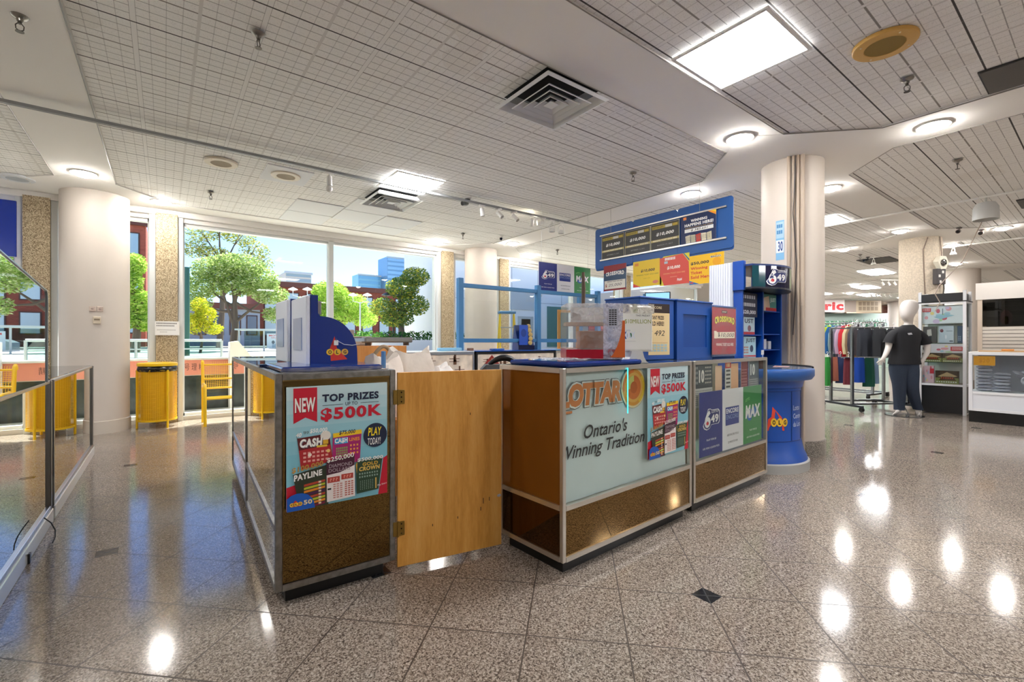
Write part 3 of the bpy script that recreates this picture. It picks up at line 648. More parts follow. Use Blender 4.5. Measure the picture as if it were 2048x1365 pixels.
# two ticket terminals: white screen towards the customers, curved blue sides
def terminal(loc, label, logo=True):
    t = thing('ticket_terminal', label, 'lottery terminal', loc, 0, 'blue lottery terminals on the left counter'); W = .33
    n = 12; arc = [(.055+.175*math.sin(R(90)*i/n)**1.0, .075+.185*math.cos(R(90)*i/n)) for i in range(n+1)]
    prof = [(0, 0), (0, .365), (.035, .365), (.035, .275), (.045, .262)] + arc[1:] + [(.232, 0)]
    for y in (0, W-.02):
        MB().prism(prof, 'y', y, y+.02, M['dblue']).build('side_panel', t)
    MB().box(-.02, -.001, .0, W, .005, .36, pm('#e3e6f0', .35), .004).build('front_panel', t)
    MB().box(-.024, -.019, .085, W-.06, .09, .255, pm('#9fb4d8', .12, .3)).build('screen', t)
    mb = MB(); k = len(arc)
    for i in range(k-1):
        (x0, z0), (x1, z1) = arc[i], arc[i+1]; mb.add([(x0-.004, .02, z0-.004), (x1-.004, .02, z1-.004), (x1-.004, W-.02, z1-.004), (x0-.004, W-.02, z0-.004)], [(0, 1, 2, 3)], M['dblue'], True)
    mb.build('cover', t)
    MB().box(.036, .062, .04, W-.06, .27, .34, pm('#8c8782', .5), .003).build('printer_box', t)
    if logo:
        mb = MB(); at = lambda s, q, L: (s*.23, -L*STEP-.0005, (1-q)*.36)
        draw(mb, [('p', [(.40, .72), (.50, .55), (.55, .72), (.78, .88), (.42, .90)], '#e2382a'), ('c', .40, .775, .075, .045, '#f2c230'), ('c', .56, .775, .075, .045, '#f2c230'), ('c', .72, .775, .075, .045, '#e9b44a'),
                  ('t', 'O', .365, .75, .435, .80, '#141414', {'b': .03}), ('t', 'L', .535, .75, .585, .80, '#141414', {'b': .03}), ('t', 'G', .69, .75, .755, .80, '#141414', {'b': .03})], .23, .36, at=at)
        mb.build('logo', t)
    return t
terminal((.575, 2.40, 1.003), 'blue lottery terminal with round-balled logo on its curved side, the nearer one')
terminal((.575, 2.84, 1.016), 'blue lottery terminal standing behind its twin, nearer the windows', False)
mb = MB(); mb.box(0, .022, 0, .006, 0, .026, pm('#f0efe8', .4), .002); mb.tube([(.01, 0, .02), (.012, 0, .034)], .0012, pm('#888888', .3, 1), 6)
mb.tube([(.022, .0, .02), (.05, -.002, .004), (.09, -.002, 0), (.13, 0, .006)], .0016, pm('#e8e8e8', .4), 6)
mb.build('wall_plug', None, (.685, 2.392, 1.118), 0, 'small white adapter with a thin white cable on the near terminal', 'adapter')

# wooden gate
t = thing('wooden_gate', 'orange maple plywood gate leaf hinged to the bronze-ended counter', 'gate', (.911, 2.128, 0), math.atan2(-.1, .562))
mb = MB(); mb.box(0, .565, 0, .019, .03, .985, M['wood'], .002); mb.build('leaf', t)
mk = MB(); kd = pm('#4a2a12', .7)
for x, z, l in ((.455, .27, .03), (.49, .28, .02), (.175, .20, .012), (.31, .215, .012), (.44, .235, .02), (.38, .75, .012)): mk.box(x, x+.004, -.0006, 0, z, z+l, kd)
mk.ell((.55, -.001, .30), (.012, .001, .008), pm('#aeb4bd', .6), 8, 6); mk.build('scuff_marks', t)
for z in (.185, .83):
    mb = MB(); br = pm('#a98a4a', .3, 1)
    mb.box(-.022, .0, -.006, -.003, z, z+.07, br, .001); mb.box(.002, .034, -.004, -.001, z, z+.07, br, .001)
    mb.tube([(.001, -.007, z-.003), (.001, -.007, z+.073)], .005, br, 10)
    for zz in (.012, .035, .058): mb.ell((.018, -.005, z+zz), (.004, .0015, .004), pm('#3c3220', .4, 1), 8, 5)
    mb.build('hinge', t)

# the big show case with the fabric lottery banner
def front_counter(loc, rz, L, D, label):
    t = thing('display_counter', label, 'counter', loc, rz); Hh = 1.008; k = .024
    case_frame(L, D, Hh, .318, M['alu']).build('frame', t); kick(t, L, D, .07, .04)
    MB().box(k, L-k, .007, .012, .094, .318, M['bronze']).build('lower_front_panel', t)
    MB().box(k, L-k, .006, .010, .342, Hh-k, glass('#f8faf9', .5)).build('front_glass', t)
    MB().box(k*.4, L-k*.4, k*.4, D-k*.4, Hh-.004, Hh+.002, glass('#eef4f2', 1.2, 1.5)).build('top_glass', t)
    return t, k, Hh
t, k, Hh = front_counter((1.522, 1.603, 0), R(2.9), 1.205, .49, 'long glass counter with a fabric lottery banner inside, right of the gate')
bd = pm('#4c3218', .03, .85, 'dark_bronze_glass')
MB().box(.007, .012, k, .49-k, .094, .318, bd).build('lower_side_panel', t)
MB().box(.008, .014, k, .49-k, .342, Hh-k, pm('#7a4812', .10, .25, var=.10, bscale=3)).build('side_panel', t)
MB().box(1.205-.016, 1.205-.008, k, .49-k, .094, Hh-k, pm('#b7a890', .7)).build('far_side_panel', t)
MB().box(k, 1.205-k, .40, .41, .094, Hh-k, pm('#b9a78c', .7)).build('back_panel', t)
MB().box(k, 1.205-k, .02, .40, .318, .336, pm('#c9c6bf', .5)).build('shelf', t)
sheet('barcode_label', .03, .036, [('g', .15, .1, .85, .65, 9, 1, .5, 1, '#222222'), ('r', .2, .75, .8, .85, '#222222')], 'white barcode sticker on the left end of the banner counter', 'sticker', (1.5185, 2.07, .283), R(2.9)-R(90), th=.0008)
# banner, slightly creased cloth
OR = '#d98a4e'; GY = '#51504c'
W_, H_ = 1.150, .648
mb = MB(); nx, ny = 60, 24; P = []; F = []
for j in range(ny+1):
    for i in range(nx+1):
        x = W_*i/nx; z = H_*j/ny; P.append((x, .004*math.sin(x*17+z*5)*math.sin(z*7+x*2)*(.3+z)+.002*math.sin(x*31-z*13), z))
for j in range(ny):
    for i in range(nx): a = j*(nx+1)+i; F.append((a, a+1, a+nx+2, a+nx+1))
mb.add(P, F, pm('#dfeeee', .55, name='banner_cloth'), True)
S = lambda x: x/W_; T = lambda z: 1-z/H_
def SP(pts): return [(S(x), T(z)) for x, z in pts]
def yl(x): return 0
items = []
def ring(cx, cz, r, c): items.append(('c', S(cx), T(cz), r/W_, r/H_, c))
ring(.575, .535, .118, '#a9a59c'); ring(.575, .535, .1155, '#efe1b4'); ring(.575, .535, .104, '#e9a13a'); ring(.575, .535, .085, '#f1b95a'); ring(.575, .535, .068, '#e07a35'); ring(.575, .535, .034, '#c7662c')
# two darker quadrants of the target
for a0, c, r0, r1 in ((90, '#eb7f2c', .085, .104), (90, '#d9dd7a', .034, .068), (-60, '#f4cf35', .085, .104)):
    n = 10; items.append(('p', SP([(.575+r1*math.cos(R(a0+100*i/n)), .535+r1*math.sin(R(a0+100*i/n))) for i in range(n+1)] + [(.575+r0*math.cos(R(a0+100*i/n)), .535+r0*math.sin(R(a0+100*i/n))) for i in range(n, -1, -1)]), c))
for dx, c, b in ((0, '#5b5a55', .115), (0, '#e6ede8', .095), (0, OR, .06)):
    e = {.115: .006, .095: .003, .06: -.006}[b]
    items.append(('t', 'LOTTAR', S(-.035-e), T(.592+e), S(.468+e), T(.462-e), c, {'b': b, 'sh': .12, 'sp': .92}))
items += [('r', S(0), T(.452), S(.06), T(.44), OR)]
items += [('t', "Ontario's", S(.147), T(.372), S(.512), T(.300), '#38393b', {'b': .014, 'sh': .28}), ('t', 'Winning Tradition', S(-.03), T(.282), S(.676), T(.195), '#38393b', {'b': .010, 'sh': .28, 'sp': .97})]
items = [it for it in items]
draw(mb, items, W_, H_, at=lambda s, q, L: (max(0, s)*W_, -.0075-L*.00025, (1-q)*H_))
mb.build('lottery_banner', None, (1.522+.026*math.cos(R(2.9))-.026*math.sin(R(2.9)), 1.603+.026*math.cos(R(2.9))+.026*math.sin(R(2.9))+.004, .342), R(2.9), "pale cloth banner reading Ontario's Winning Tradition inside the glass counter", 'banner')
def on_front(t0, x, y, z): 
    a = t0.rotation_euler.z; return (t0.location.x+x*math.cos(a)-y*math.sin(a), t0.location.y+x*math.sin(a)+y*math.cos(a), z)
sheet('poster', .450, .530, scratch_items(), 'light blue TOP PRIZES UP TO $500K poster on the right end of the banner counter', 'poster', on_front(t, .706, .001, .452), R(2.9), th=.003, base='#e9eef0')
MB().tube([(0, 0, 0), (0, 0, .25)], .0026, emit('#37e6f0', 1.0, 'cyan_streak')).build('light_streak', None, on_front(t, .507, -.006, .743), 0, 'thin cyan streak of light before the banner, added as a glowing rod', 'light streak')  # streak of stray light added as a glowing rod; no lamp stands there
fc = t
# second glass counter
t2, k, Hh = front_counter((2.772, 1.678, 0), R(2.05), 1.142, .49, 'glass counter with ticket posters inside, beside the round blue kiosk')
MB().box(.007, .012, k, .49-k, .094, .318, M['bronze']).build('lower_side_panel', t2)
for x in (.007, 1.142-.012): MB().box(x, x+.004, k, .49-k, .342, Hh-k, glass('#f2f6f4', 1)).build('side_glass', t2)
MB().box(k, 1.142-k, .40, .41, .094, Hh-k, pm('#c9bda6', .7)).build('back_panel', t2)
MB().box(k, 1.142-k, .02, .40, .318, .336, pm('#cfccc5', .5)).build('shelf', t2)
MB().box(k, 1.142-k, .10, .40, .665, .671, glass('#d9efe6', 1.6, 1.5)).build('glass_shelf', t2)
sheet('poster', .972, .44, trio_items(), 'three-part blue, white and green lottery board behind the glass of the second counter', 'poster', on_front(t2, .093, .015, .350), R(2.05), th=.002)
def inner(x0, x1, z0, z1, items, label, y=.05, base='#dcdcd6'): return sheet('ticket_poster', x1-x0, z1-z0, items, label, 'poster', on_front(t2, x0, y, z0), R(2.05), th=.002, base=base)
inner(.04, .34, .68, .975, [('r', 0, 0, 1, .55, '#4b5257'), ('g', .02, .04, .35, .5, 5, 4, .6, .5, '#aeb4b0'), ('t', '10', .38, .12, .62, .42, '#f2efe6', {'b': .05}), ('g', .66, .05, .96, .5, 4, 5, .7, .4, '#c7c3b8'), ('g', .03, .6, .97, .96, 14, 8, .6, .5, '#8b8f90')], 'grey ticket poster with a large 10 inside the second counter')
inner(.40, .50, .70, .96, [('r', 0, 0, 1, 1, '#f0c9a6')], 'blank peach paper left of the red headed strip inside the second counter', .06)
inner(.52, .61, .69, .985, [('r', 0, 0, 1, .16, '#d2352b'), ('t', '100', .2, .03, .8, .13, '#ffe9b0', {'b': .04}), ('g', .15, .2, .85, .9, 1, 7, 1, .45, '#4a4a48')], 'narrow ticket strip with a red head inside the second counter', .045)
inner(.64, .76, .70, .97, [('r', 0, 0, 1, 1, '#f2bd92')], 'peach paper right of the red headed strip inside the second counter', .06)
inner(.785, .90, .68, .98, [('r', 0, 0, 1, 1, '#8e3a3e'), ('g', .1, .2, .9, .9, 5, 9, .5, .4, '#d29a96')], 'dark red ticket poster inside the second counter')
inner(.92, 1.10, .68, .98, [('r', 0, 0, 1, 1, '#6d7478'), ('t', '10', .15, .08, .6, .38, '#f2f2ec', {'b': .05}), ('g', .08, .48, .92, .92, 7, 8, .6, .5, '#c3c5c2')], 'grey ticket poster at the right end inside the second counter')
for i, (a, b, c_) in enumerate(((.03, .20, '#c7cfae'), (.05, .085, '#2c3566'))):
    inner(a, b, .36 if i else .46, .45 if i else .66, [('g', .1, .1, .9, .9, 4, 3, .8, .7, c_)], ('pale green leaflets stacked low at the left inside the second counter', 'navy leaflet at the left inside the second counter')[i], .08, c_)

# ---------------------------------------------------------------- things on the two front counters
Z1 = 1.0105
mb = MB(); mb.box(0, .62, 0, .44, 0, .025, pm('#12347f', .12), .008); mb.box(.02, .60, .02, .42, .025, .027, pm('#2a4f9e', .06, .2))
mb.build('counter_mat', None, on_front(fc, .03, -.002, Z1), R(2.9), 'glossy blue plastic mat on the banner counter, under the ticket box', 'mat')
mb = MB(); rr = random.Random(5); last = None
for i in range(14):
    P = [(.24*j/10, -.02+.30*i/13, .004+.012*rr.random()) for j in range(11)]
    if last: mb.add(last+P, [(j, j+1, 12+j, 11+j) for j in range(10)], milky(.3))
    last = P
mb.build('plastic_wrap', None, on_front(fc, -.01, .0, Z1+.028), R(2.9), 'crumpled clear plastic film on the left corner of the banner counter', 'plastic film')
# big clear box wrapped in tape
t = thing('ticket_box', 'clear taped acrylic box with cardboard and a red band, on the blue mat', 'box', (1.735, 1.80, 1.041), R(-36))
w, d, h = .305, .24, .30
MB().box(0, w, 0, d, 0, .003, pm('#d9d4cd', .5)).build('bottom', t)
mb = MB()
for q in ((0, w, 0, .003), (0, w, d-.003, d), (0, .003, .003, d-.003), (w-.003, w, .003, d-.003)): mb.box(*q, .003, h, glass('#fbfbfc', .5, 1.5))
mb.box(0, w, 0, d, h, h+.003, milky(.3)); mb.build('acrylic_walls', t)
MB().box(-.001, w+.001, -.001, d+.001, .003, .053, pm('#b3122a', .25)).build('red_band', t)
MB().box(.08, .23, .04, .16, .055, .155, pm('#9c6a45', .8, var=.1, bscale=8), .003).build('cardboard_box', t)
MB().box(.01, .28, .09, .20, .185, .205, pm('#b9a08a', .8)).build('cardboard_shelf', t)
mb = MB(); mb.box(.04, .27, .12, .125, .20, .29, pm('#e3e3e1', .6)); mb.box(.05, .10, .115, .119, .215, .26, pm('#a89c93', .6)); mb.build('paper_sheet', t)
sheet('notice', .055, .10, [('g', .1, .05, .9, .95, 3, 8, .85, .6, '#1d1d26')], loc=(.225, -.0035, .175), base='#b9bccb', th=.001, parent=t)
mb = MB(); mb.box(.20, w+.002, -.0025, -.001, 0, h+.004, milky(.42, '#dcdff2')); mb.box(w+.0005, w+.002, 0, d, 0, h+.004, milky(.42, '#e6e6ee')); mb.box(0, .20, -.0025, -.001, .20, h+.004, milky(.22)); mb.box(0, .20, -.0025, -.001, .053, .20, milky(.10)); mb.build('tape', t)  # the tape's reflections are put into its milky white colour
mb = MB(); n = 14
for i in range(n): 
    z0, z1 = .01+.20*i/n, .01+.20*(i+1)/n; a0 = .075*math.sin(math.pi*.5*i/n)**.7; a1 = .075*math.sin(math.pi*.5*(i+1)/n)**.7
    mb.add([(w-.07+a0*.9, -.006, z0), (w+.012+.0*a0, -.006, z0), (w+.012, -.006, z1), (w-.07+a1*.9, -.006, z1)], [(0, 1, 2, 3)], pm('#d9692e', .35))
mb.build('orange_flap', t)
# white stand with the jackpot sheet
t = thing('jackpot_stand', 'white pedestal stand with a THIS FRIDAY $10MILLION sheet, beside the clear box', 'sign stand', (2.195, 1.70, 1.0115), R(-22))
wm = pm('#dfe0db', .35)
prof = [(-.075, 0), (.075, 0), (.06, .01), (.045, .035), (.035, .07), (-.035, .07), (-.045, .035), (-.06, .01)]
MB().prism(prof, 'y', -.02, .08, wm).build('pedestal', t)
MB().box(-.115, .115, 0, .045, .065, .335, wm, .008).build('display_head', t)
o = sheet('jackpot_sheet', .20, .24, [('c', .18, .0, .14, .10, '#2f4f92'), ('c', .47, .02, .10, .10, '#6f9a35'), ('c', .06, .02, .06, .04, '#b9bd88'), ('r', 0, -.03, 1, 0, '#dfe0db'), ('t', 'THIS FRIDAY', .50, .155, .97, .20, '#4c4f52', {'b': .01}), ('t', '$10MILLION', .14, .27, 1.0, .385, '#8f9a2e', {'b': 0}),
        ('c', .18, .66, .05, .09, '#2a5c9c'), ('c', .33, .66, .04, .06, '#2c7a58'), ('t', 'MAX', .10, .57, .48, .74, '#dfe9f4', {'b': .02}), ('t', 'LOTTO', .17, .53, .32, .56, '#8aa4c4', {'b': .01}), ('r', .08, .80, .5, .805, '#a9aaa6')], base='#eceee8', th=.002, parent=t, loc=(-.10, -.003, .08))
mb = MB(); mb.box(-.12, .12, -.006, .05, .29, .345, milky(.55, '#e9e4da')); mb.build('clear_tape', t)
MB().ell((.0, .0, .046), (.075, .05, .045), M['black'], 16, 8).build('cable_coil', None, (2.26, 1.83, 1.0115+.0), 0, 'bundle of black cables behind the white jackpot stand', 'cable')
# bent paper poster: $492
sheet('poster', .19, .33, [('r', 0, 0, 1, .18, '#2a1712'), ('t', 'ENCORE', .1, .05, .62, .10, '#e9d9b0', {'b': .02}), ('t', 'INSTANT PRIZES', -.0, .235, .72, .31, '#3b2016', {'b': .03}), ('t', 'SOLD HERE!', .0, .345, .72, .43, '#3b2016', {'b': .03}), ('t', '$ 492', .0, .52, .75, .64, '#2a2420', {'b': .0, 'sh': .2}),
       ('r', 0, .76, .9, .765, '#b7793a'), ('g', .05, .79, .9, .95, 5, 3, .8, .7, '#b4cfd6')], 'cream paper poster with handwritten 492, taped to the left blue box', 'poster', (2.455, 1.80, 1.05), R(-8), base='#f3d9a4', th=.001)
# blue boxes
def blue_box(x, y, w, d, h, label, rec=True, rz=0):
    t = thing('ticket_dispenser', label, 'ticket dispenser', (x, y, Z1), rz, 'blue ticket dispensers on the second counter'); b = pm('#1d509f', .4)
    mb = MB()
    if rec:
        a0, a1, b0, b1 = w*.17, w*.83, h*.20, h*.78
        for q in ((0, a0, 0, h), (a1, w, 0, h), (a0, a1, 0, b0), (a0, a1, b1, h)): mb.box(q[0], q[1], 0, .012, q[2], q[3], b)
        mb.box(a0, a1, .008, .012, b0, b1, pm('#194892', .35))
        mb.box(0, w, .012, d, 0, h, b)
    else: mb.box(0, w, 0, d, 0, h, b, .004)
    mb.build('body', t)
    mb = MB(); mb.box(-.004, w+.004, -.006, d+.004, h, h+.012, b, .003); mb.build('lid', t)
    if rec: MB().box(.015, w-.015, .04, .05, -.0005, .004, M['black']).build('foot', t)
    return t
blue_box(2.50, 1.90, .385, .30, .415, 'blue box dispenser behind the paper 492 poster', False)
blue_box(2.897, 1.885, .47, .30, .415, 'blue box dispenser with a recessed square front panel')
blue_box(3.378, 1.885, .34, .30, .395, 'blue box dispenser behind the red crossword poster', False)
CW = lambda: [('r', 0, 0, 1, 1, '#9c1b2c'), ('r', .03, .02, .97, .98, '#a81f32'), ('r', .38, .055, .62, .115, '#2a1216'), ('t', 'INSTANT', .41, .07, .59, .10, '#e9d9c0', {'b': .02})] + \
     [('t', ch, .10+i*.091, .205-.03*math.sin(math.pi*(i+.5)/9), .10+(i+1)*.091-.006, .335-.03*math.sin(math.pi*(i+.5)/9)+(.02 if i in (0, 8) else 0), c, {'b': bb}) for c, bb in (('#3f7d2c', .12), ('#f1e35a', .05)) for i, ch in enumerate('CROSSWORD')] + \
     [('p', [(.06, .50), (.14, .50), (.20, .525), (.93, .51), (.93, .65), (.20, .655), (.14, .66), (.06, .655)], '#efe3cd'), ('t', '$', .22, .53, .29, .63, '#2a2020', {'b': .02}), ('t', '10,000', .33, .54, .90, .635, '#4a4038', {'b': 0, 'sh': .25}), ('t', 'WINNING TICKET SOLD HERE', .14, .755, .87, .82, '#f2e9e2', {'b': .02})]
sheet('poster', .385, .365, CW(), 'red CROSSWORD poster in a clear sleeve leaning on the right blue box', 'poster', (3.325, 1.862, 1.035), R(2), tilt=0, base='#9c1b2c', th=.002)
MB().box(0, .40, -.004, -.002, 0, .39, milky(.07)).build('plastic_sleeve', None, (3.318, 1.862, 1.022), R(2), 'clear plastic sleeve over the red crossword poster', 'plastic sleeve')
# ---------------------------------------------------------------- inside of the booth
# back counters in a row
def back_counter(x, L, label, topm, v=4.22, trim=M['alu']):
    t = thing('display_counter', label, 'counter', (x, v, 0)); Hh = 1.02; D = .5
    case_frame(L, D, Hh, None, trim).build('frame', t); kick(t, L, D)
    MB().box(.024, L-.024, D-.012, D-.008, .094, Hh-.024, pm('#b9b2a6', .6)).build('front_board', t)
    MB().box(0, L, 0, D, Hh, Hh+.012, topm, .004).build('top', t)
    mb = MB().box(.024, L-.024, .008, .014, .094, Hh-.024, pm('#e4d8c8', .75, name='peeling_backboard', var=.22, bscale=7)); st = pm('#6b4a34', .8); rr = random.Random(int(x*10))
    for i in range(9):
        a = .08+rr.random()*(L-.2); z = .68+rr.random()*.24; mb.box(a, a+.012+rr.random()*.03, .0065, .008, z, z+.03+rr.random()*.09, st)
        mb.box(a-.05, a+.07, .0065, .008, z+.03, z+.036, st)
    mb.build('back_board', t); return t
back_counter(1.52, 1.17, 'back counter with stained white board and aluminium edge, behind the gate', pm('#dfe6e8', .2), trim=pm('#c4c9cc', .3, 1))
back_counter(2.71, 1.17, 'back counter with a dark blue top and black frame below the blue posts', pm('#1b4a9a', .25), trim=pm('#2f2e2d', .4, .6))
back_counter(3.89, 1.10, 'back counter at the right end under the light blue posts', pm('#3c79ab', .35))
# light blue timber frame carried on the counters
t = thing('partition_screen', 'light blue painted timber frame with clear panes standing on the back counters', 'frame', (2.59, 4.36, 1.033)); b = M['steelblue']
for i, x in enumerate((0, 1.12, 2.21)): MB().box(x-.03, x+.03, -.03, .03, 0, .80, b, .003).build('post', t)
for x0, x1 in ((.03, 1.09), (1.15, 2.18)):
    for z in (.70, .09): MB().box(x0, x1, -.02, .02, z, z+.045, b, .003).build('rail', t)
    MB().box(x0, x1, -.003, .003, .135, .70, glass('#f2f6f6', .8)).build('pane', t)
t = thing('partition_screen', 'light blue painted frame behind the yellow hanging posters', 'frame', (5.0, 4.9, 0)); 
for x in (0, 1.6): MB().box(x-.035, x+.035, -.03, .03, 0, 1.95, b, .003).build('post', t)
for z in (1.60, 1.05, .3): MB().box(.035, 1.565, -.02, .02, z, z+.07, b, .003).build('rail', t)
MB().box(.035, 1.565, -.003, .003, .37, 1.05, pm('#5d87a8', .5)).build('panel', t)
sheet('banner', .98, .375, trio_items(), 'hanging blue, white and green lottery banner above the back counters', 'banner', (3.93, 4.60, 1.812), 0, th=.004)
for x, l in ((3.98, 'thin wire at the left end of the hanging lottery banner'), (4.86, 'thin wire at the right end of the hanging lottery banner')): MB().tube([(x, 4.602, 2.187), (x, 4.602, C)], .0012, pm('#9a9a98', .4, 1), 5).build('hanging_wire', None, (0, 0, 0), 0, l, 'wire')
sheet('poster', .12, .25, [('r', 0, 0, 1, 1, '#e6a820'), ('r', .15, .1, .85, .5, '#b88a20')], 'narrow orange-yellow sign behind the green end of the banner', 'sign', (4.95, 4.75, 1.84), 0, base='#e6a820')
# leaflet holder on the back counter
t = thing('leaflet_stand', 'navy leaflet stand with a gold ticket chain, on the blue-topped back counter', 'leaflet stand', (3.48, 4.30, 1.033), R(-10))
MB().prism([(0, 0), (.16, 0), (.16, .05), (.12, .30), (.10, .30), (.0, .04)], 'x', -.11, .11, pm('#152a6a', .3)).build('body', t)
MB().box(-.11, .11, -.004, 0, .0, .055, pm('#151a3c', .3)).build('tray', t)
sheet('leaflet', .12, .24, [('r', 0, 0, 1, 1, '#2552b8'), ('c', .5, .4, .3, .2, '#173a8c')], loc=(-.10, -.002, .06), th=.001, base='#2552b8', parent=t)
mb = MB(); g = pm('#c9ae6a', .4)
for i in range(5): mb.ell((.045+.012*math.sin(i), -.012+.02*i*.3, .085+.05*i), (.03, .008, .028), g, 12, 6)
mb.build('gold_tickets', t)
mb = MB(); mb.box(0, .16, 0, .08, 0, .02, pm('#2d62b8', .35), .005); mb.build('blue_tray', None, (2.98, 4.28, 1.033), 0, 'small blue tray at the middle of the blue-topped back counter', 'tray')
MB().box(0, .06, 0, .05, 0, .03, pm('#7c5a48', .6), .004).build('wooden_block', None, (2.64, 4.25, 1.033), 0, 'small brown block at the joint of two back counters', 'block')
MB().box(0, .28, 0, .05, 0, .035, pm('#7fb2cf', .4), .006).build('plastic_bin', None, (2.3, 4.30, 1.033), 0, 'pale blue plastic tray at the end of the stained back counter', 'tray')
# red paper diamond
mb = MB(); s_ = .13; mb.add([(0, 0, -s_), (s_, 0, 0), (0, 0, s_), (-s_, 0, 0)], [(0, 1, 2, 3)], pm('#9c2a20', .5)); s_ = .12
mb.add([(0, -.0005, -s_), (s_, -.0005, 0), (0, -.0005, s_), (-s_, -.0005, 0)], [(0, 1, 2, 3)], pm('#8a221a', .5))
draw(mb, [('t', '福', .32, .30, .68, .70, '#d9a63c', {'b': .02}), ('c', .5, .14, .03, .03, '#c58a34'), ('c', .16, .5, .03, .03, '#c58a34'), ('c', .84, .5, .03, .03, '#c58a34')], .24, .24, 3, at=lambda s, q, L: ((s-.5)*.24, -L*STEP-.001, (.5-q)*.24))
mb.build('paper_diamond', None, (2.915, 4.215, .855), 0, 'red paper diamond with a golden character, on the back counter board', 'decoration')
# curved black handle
MB().tube([(-.10+.20*i/12, 0, .045*math.sin(math.pi*i/12)) for i in range(13)], [.012+.010*math.sin(math.pi*i/12) for i in range(13)], M['black'], 12).build('basket_handle', None, (1.79, 2.45, .985), R(-30), 'thick black curved handle rising behind the banner counter', 'handle')
# stool carrying the handle bag
mb = MB(); mb.box(-.14, .14, -.10, .10, 0, .985-.0, pm('#2b2a2b', .6), .03); mb.build('black_bag', None, (1.79, 2.47, 0), R(-30), 'tall black bag standing behind the banner counter', 'bag')
# plywood cabinets inside the booth
def ply_box(x, y, w, d, h, label, rz=0):
    t = thing('plywood_cabinet', label, 'cabinet', (x, y, 0), rz)
    for a in (0, w-.018): MB().box(a, a+.018, 0, d, 0, h, M['plank']).build('side_panel', t)
    MB().box(.018, w-.018, 0, .018, 0, h, M['plank']).build('front_panel', t)
    MB().box(.018, w-.018, d-.018, d, 0, h, M['plank']).build('back_panel', t)
    MB().box(-.0, w, 0, d, h, h+.02, M['plank']).build('top', t); return t
ply_box(1.05, 3.2, .39, .40, 1.085, 'orange plywood cabinet behind the white bags')
ply_box(1.00, 3.68, .10, .30, 1.13, 'narrow orange plywood box at the back of the booth')
t = thing('roller_shelf', 'long grey metal rail shelf lying on the plywood cabinet', 'shelf', (1.16, 3.28, 1.106)); 
MB().box(0, .37, .0, .10, .022, .062, pm('#8a8c88', .4, .6), .008).build('rail', t)
for x in (.02, .32): MB().box(x, x+.03, .03, .07, 0, .022, pm('#6b5a4a', .5)).build('foot', t)
MB().box(-.12, .0, .02, .08, .03, .055, pm('#a9c2d4', .3)).build('end_piece', t)
t = thing('ticket_printer', 'beige stepped printer box with a dark strip behind the near terminal', 'printer', (1.10, 3.50, 1.106)); 
MB().box(0, .19, 0, .14, 0, .07, pm('#b9ab9c', .5), .006).build('body', t); MB().box(.02, .19, -.002, 0, .045, .062, pm('#2a2420', .4)).build('dark_strip', t)
MB().box(-.04, .06, .02, .10, .07, .12, pm('#9c8f84', .5), .006).build('upper_body', t)
# canvas bags
def bag(loc, w, d, h, rz, label, seed, lean=0, m=None):
    rr = random.Random(seed); nu, nv = 28, 14; P = []; F = []
    ph = [rr.random()*6 for _ in range(6)]
    for j in range(nv+1):
        q = j/nv
        for i in range(nu):
            a = 2*math.pi*i/nu; sq = (abs(math.cos(a))**2.8+abs(math.sin(a))**2.8)**(-1/2.8)*(1-.16*max(0, q-.6)**2/.16)
            wr = 1+.07*math.sin(5*a+ph[0]+q*4)+.05*math.sin(9*a+ph[1]-q*7)
            f = (1-.45*q**2.2); g = (1+.05*math.sin(9*q+ph[2]))
            x = w/2*math.cos(a)*sq*wr*g*(1 if q < .9 else .98); y = d/2*math.sin(a)*sq*wr*f
            z = h*q*(1+(.05*math.cos(2*a)+.035*math.sin(3*a+ph[4]))*q)-.010*q*q*math.cos(a*5+ph[5])
            P.append((x+lean*q, y, z))
    for j in range(nv):
        for i in range(nu): F.append((j*nu+i, j*nu+(i+1) % nu, (j+1)*nu+(i+1) % nu, (j+1)*nu+i))
    F.append(tuple(range(nu))); P.append((lean, 0, h*.84)); F += [(nv*nu+i, nv*nu+(i+1) % nu, len(P)-1) for i in range(nu)]
    mb = MB().add(P, F, m or M['cloth'], True); o = mb.build('canvas_bag', None, loc, rz, label, 'bag')
    return o
# low shelf the bags stand on
t = thing('low_table', 'low plywood table inside the booth under the white bags', 'table', (.93, 2.42, 0))
MB().box(0, .62, 0, .62, .68, .70, M['plank']).build('top', t)
for x in (.02, .56):
    for y in (.02, .56): MB().box(x, x+.04, y, y+.04, 0, .68, M['plank']).build('leg', t)
bag((1.04, 2.62, .701), .24, .24, .345, .3, 'crumpled off-white canvas bag at the left, beside the near terminal', 1, -.02)
bag((1.22, 2.72, .701), .30, .26, .375, -.2, 'large off-white canvas bag in the middle with pointed corners', 4, .03)
bag((1.44, 2.70, .701), .24, .24, .275, .5, 'low rounded white bag at the right of the pile, above the gate', 9, .0, pm('#ece8e4', .7, bump=.4, bscale=16))
MB().tube([(-.06+.12*i/10, 0, .05*math.sin(math.pi*i/10)) for i in range(11)], .012, pm('#a08a6c', .7), 10).build('rope_handle', None, (1.13, 2.86, 1.055), 0, 'brown rope handle looping up behind the white bags', 'handle')
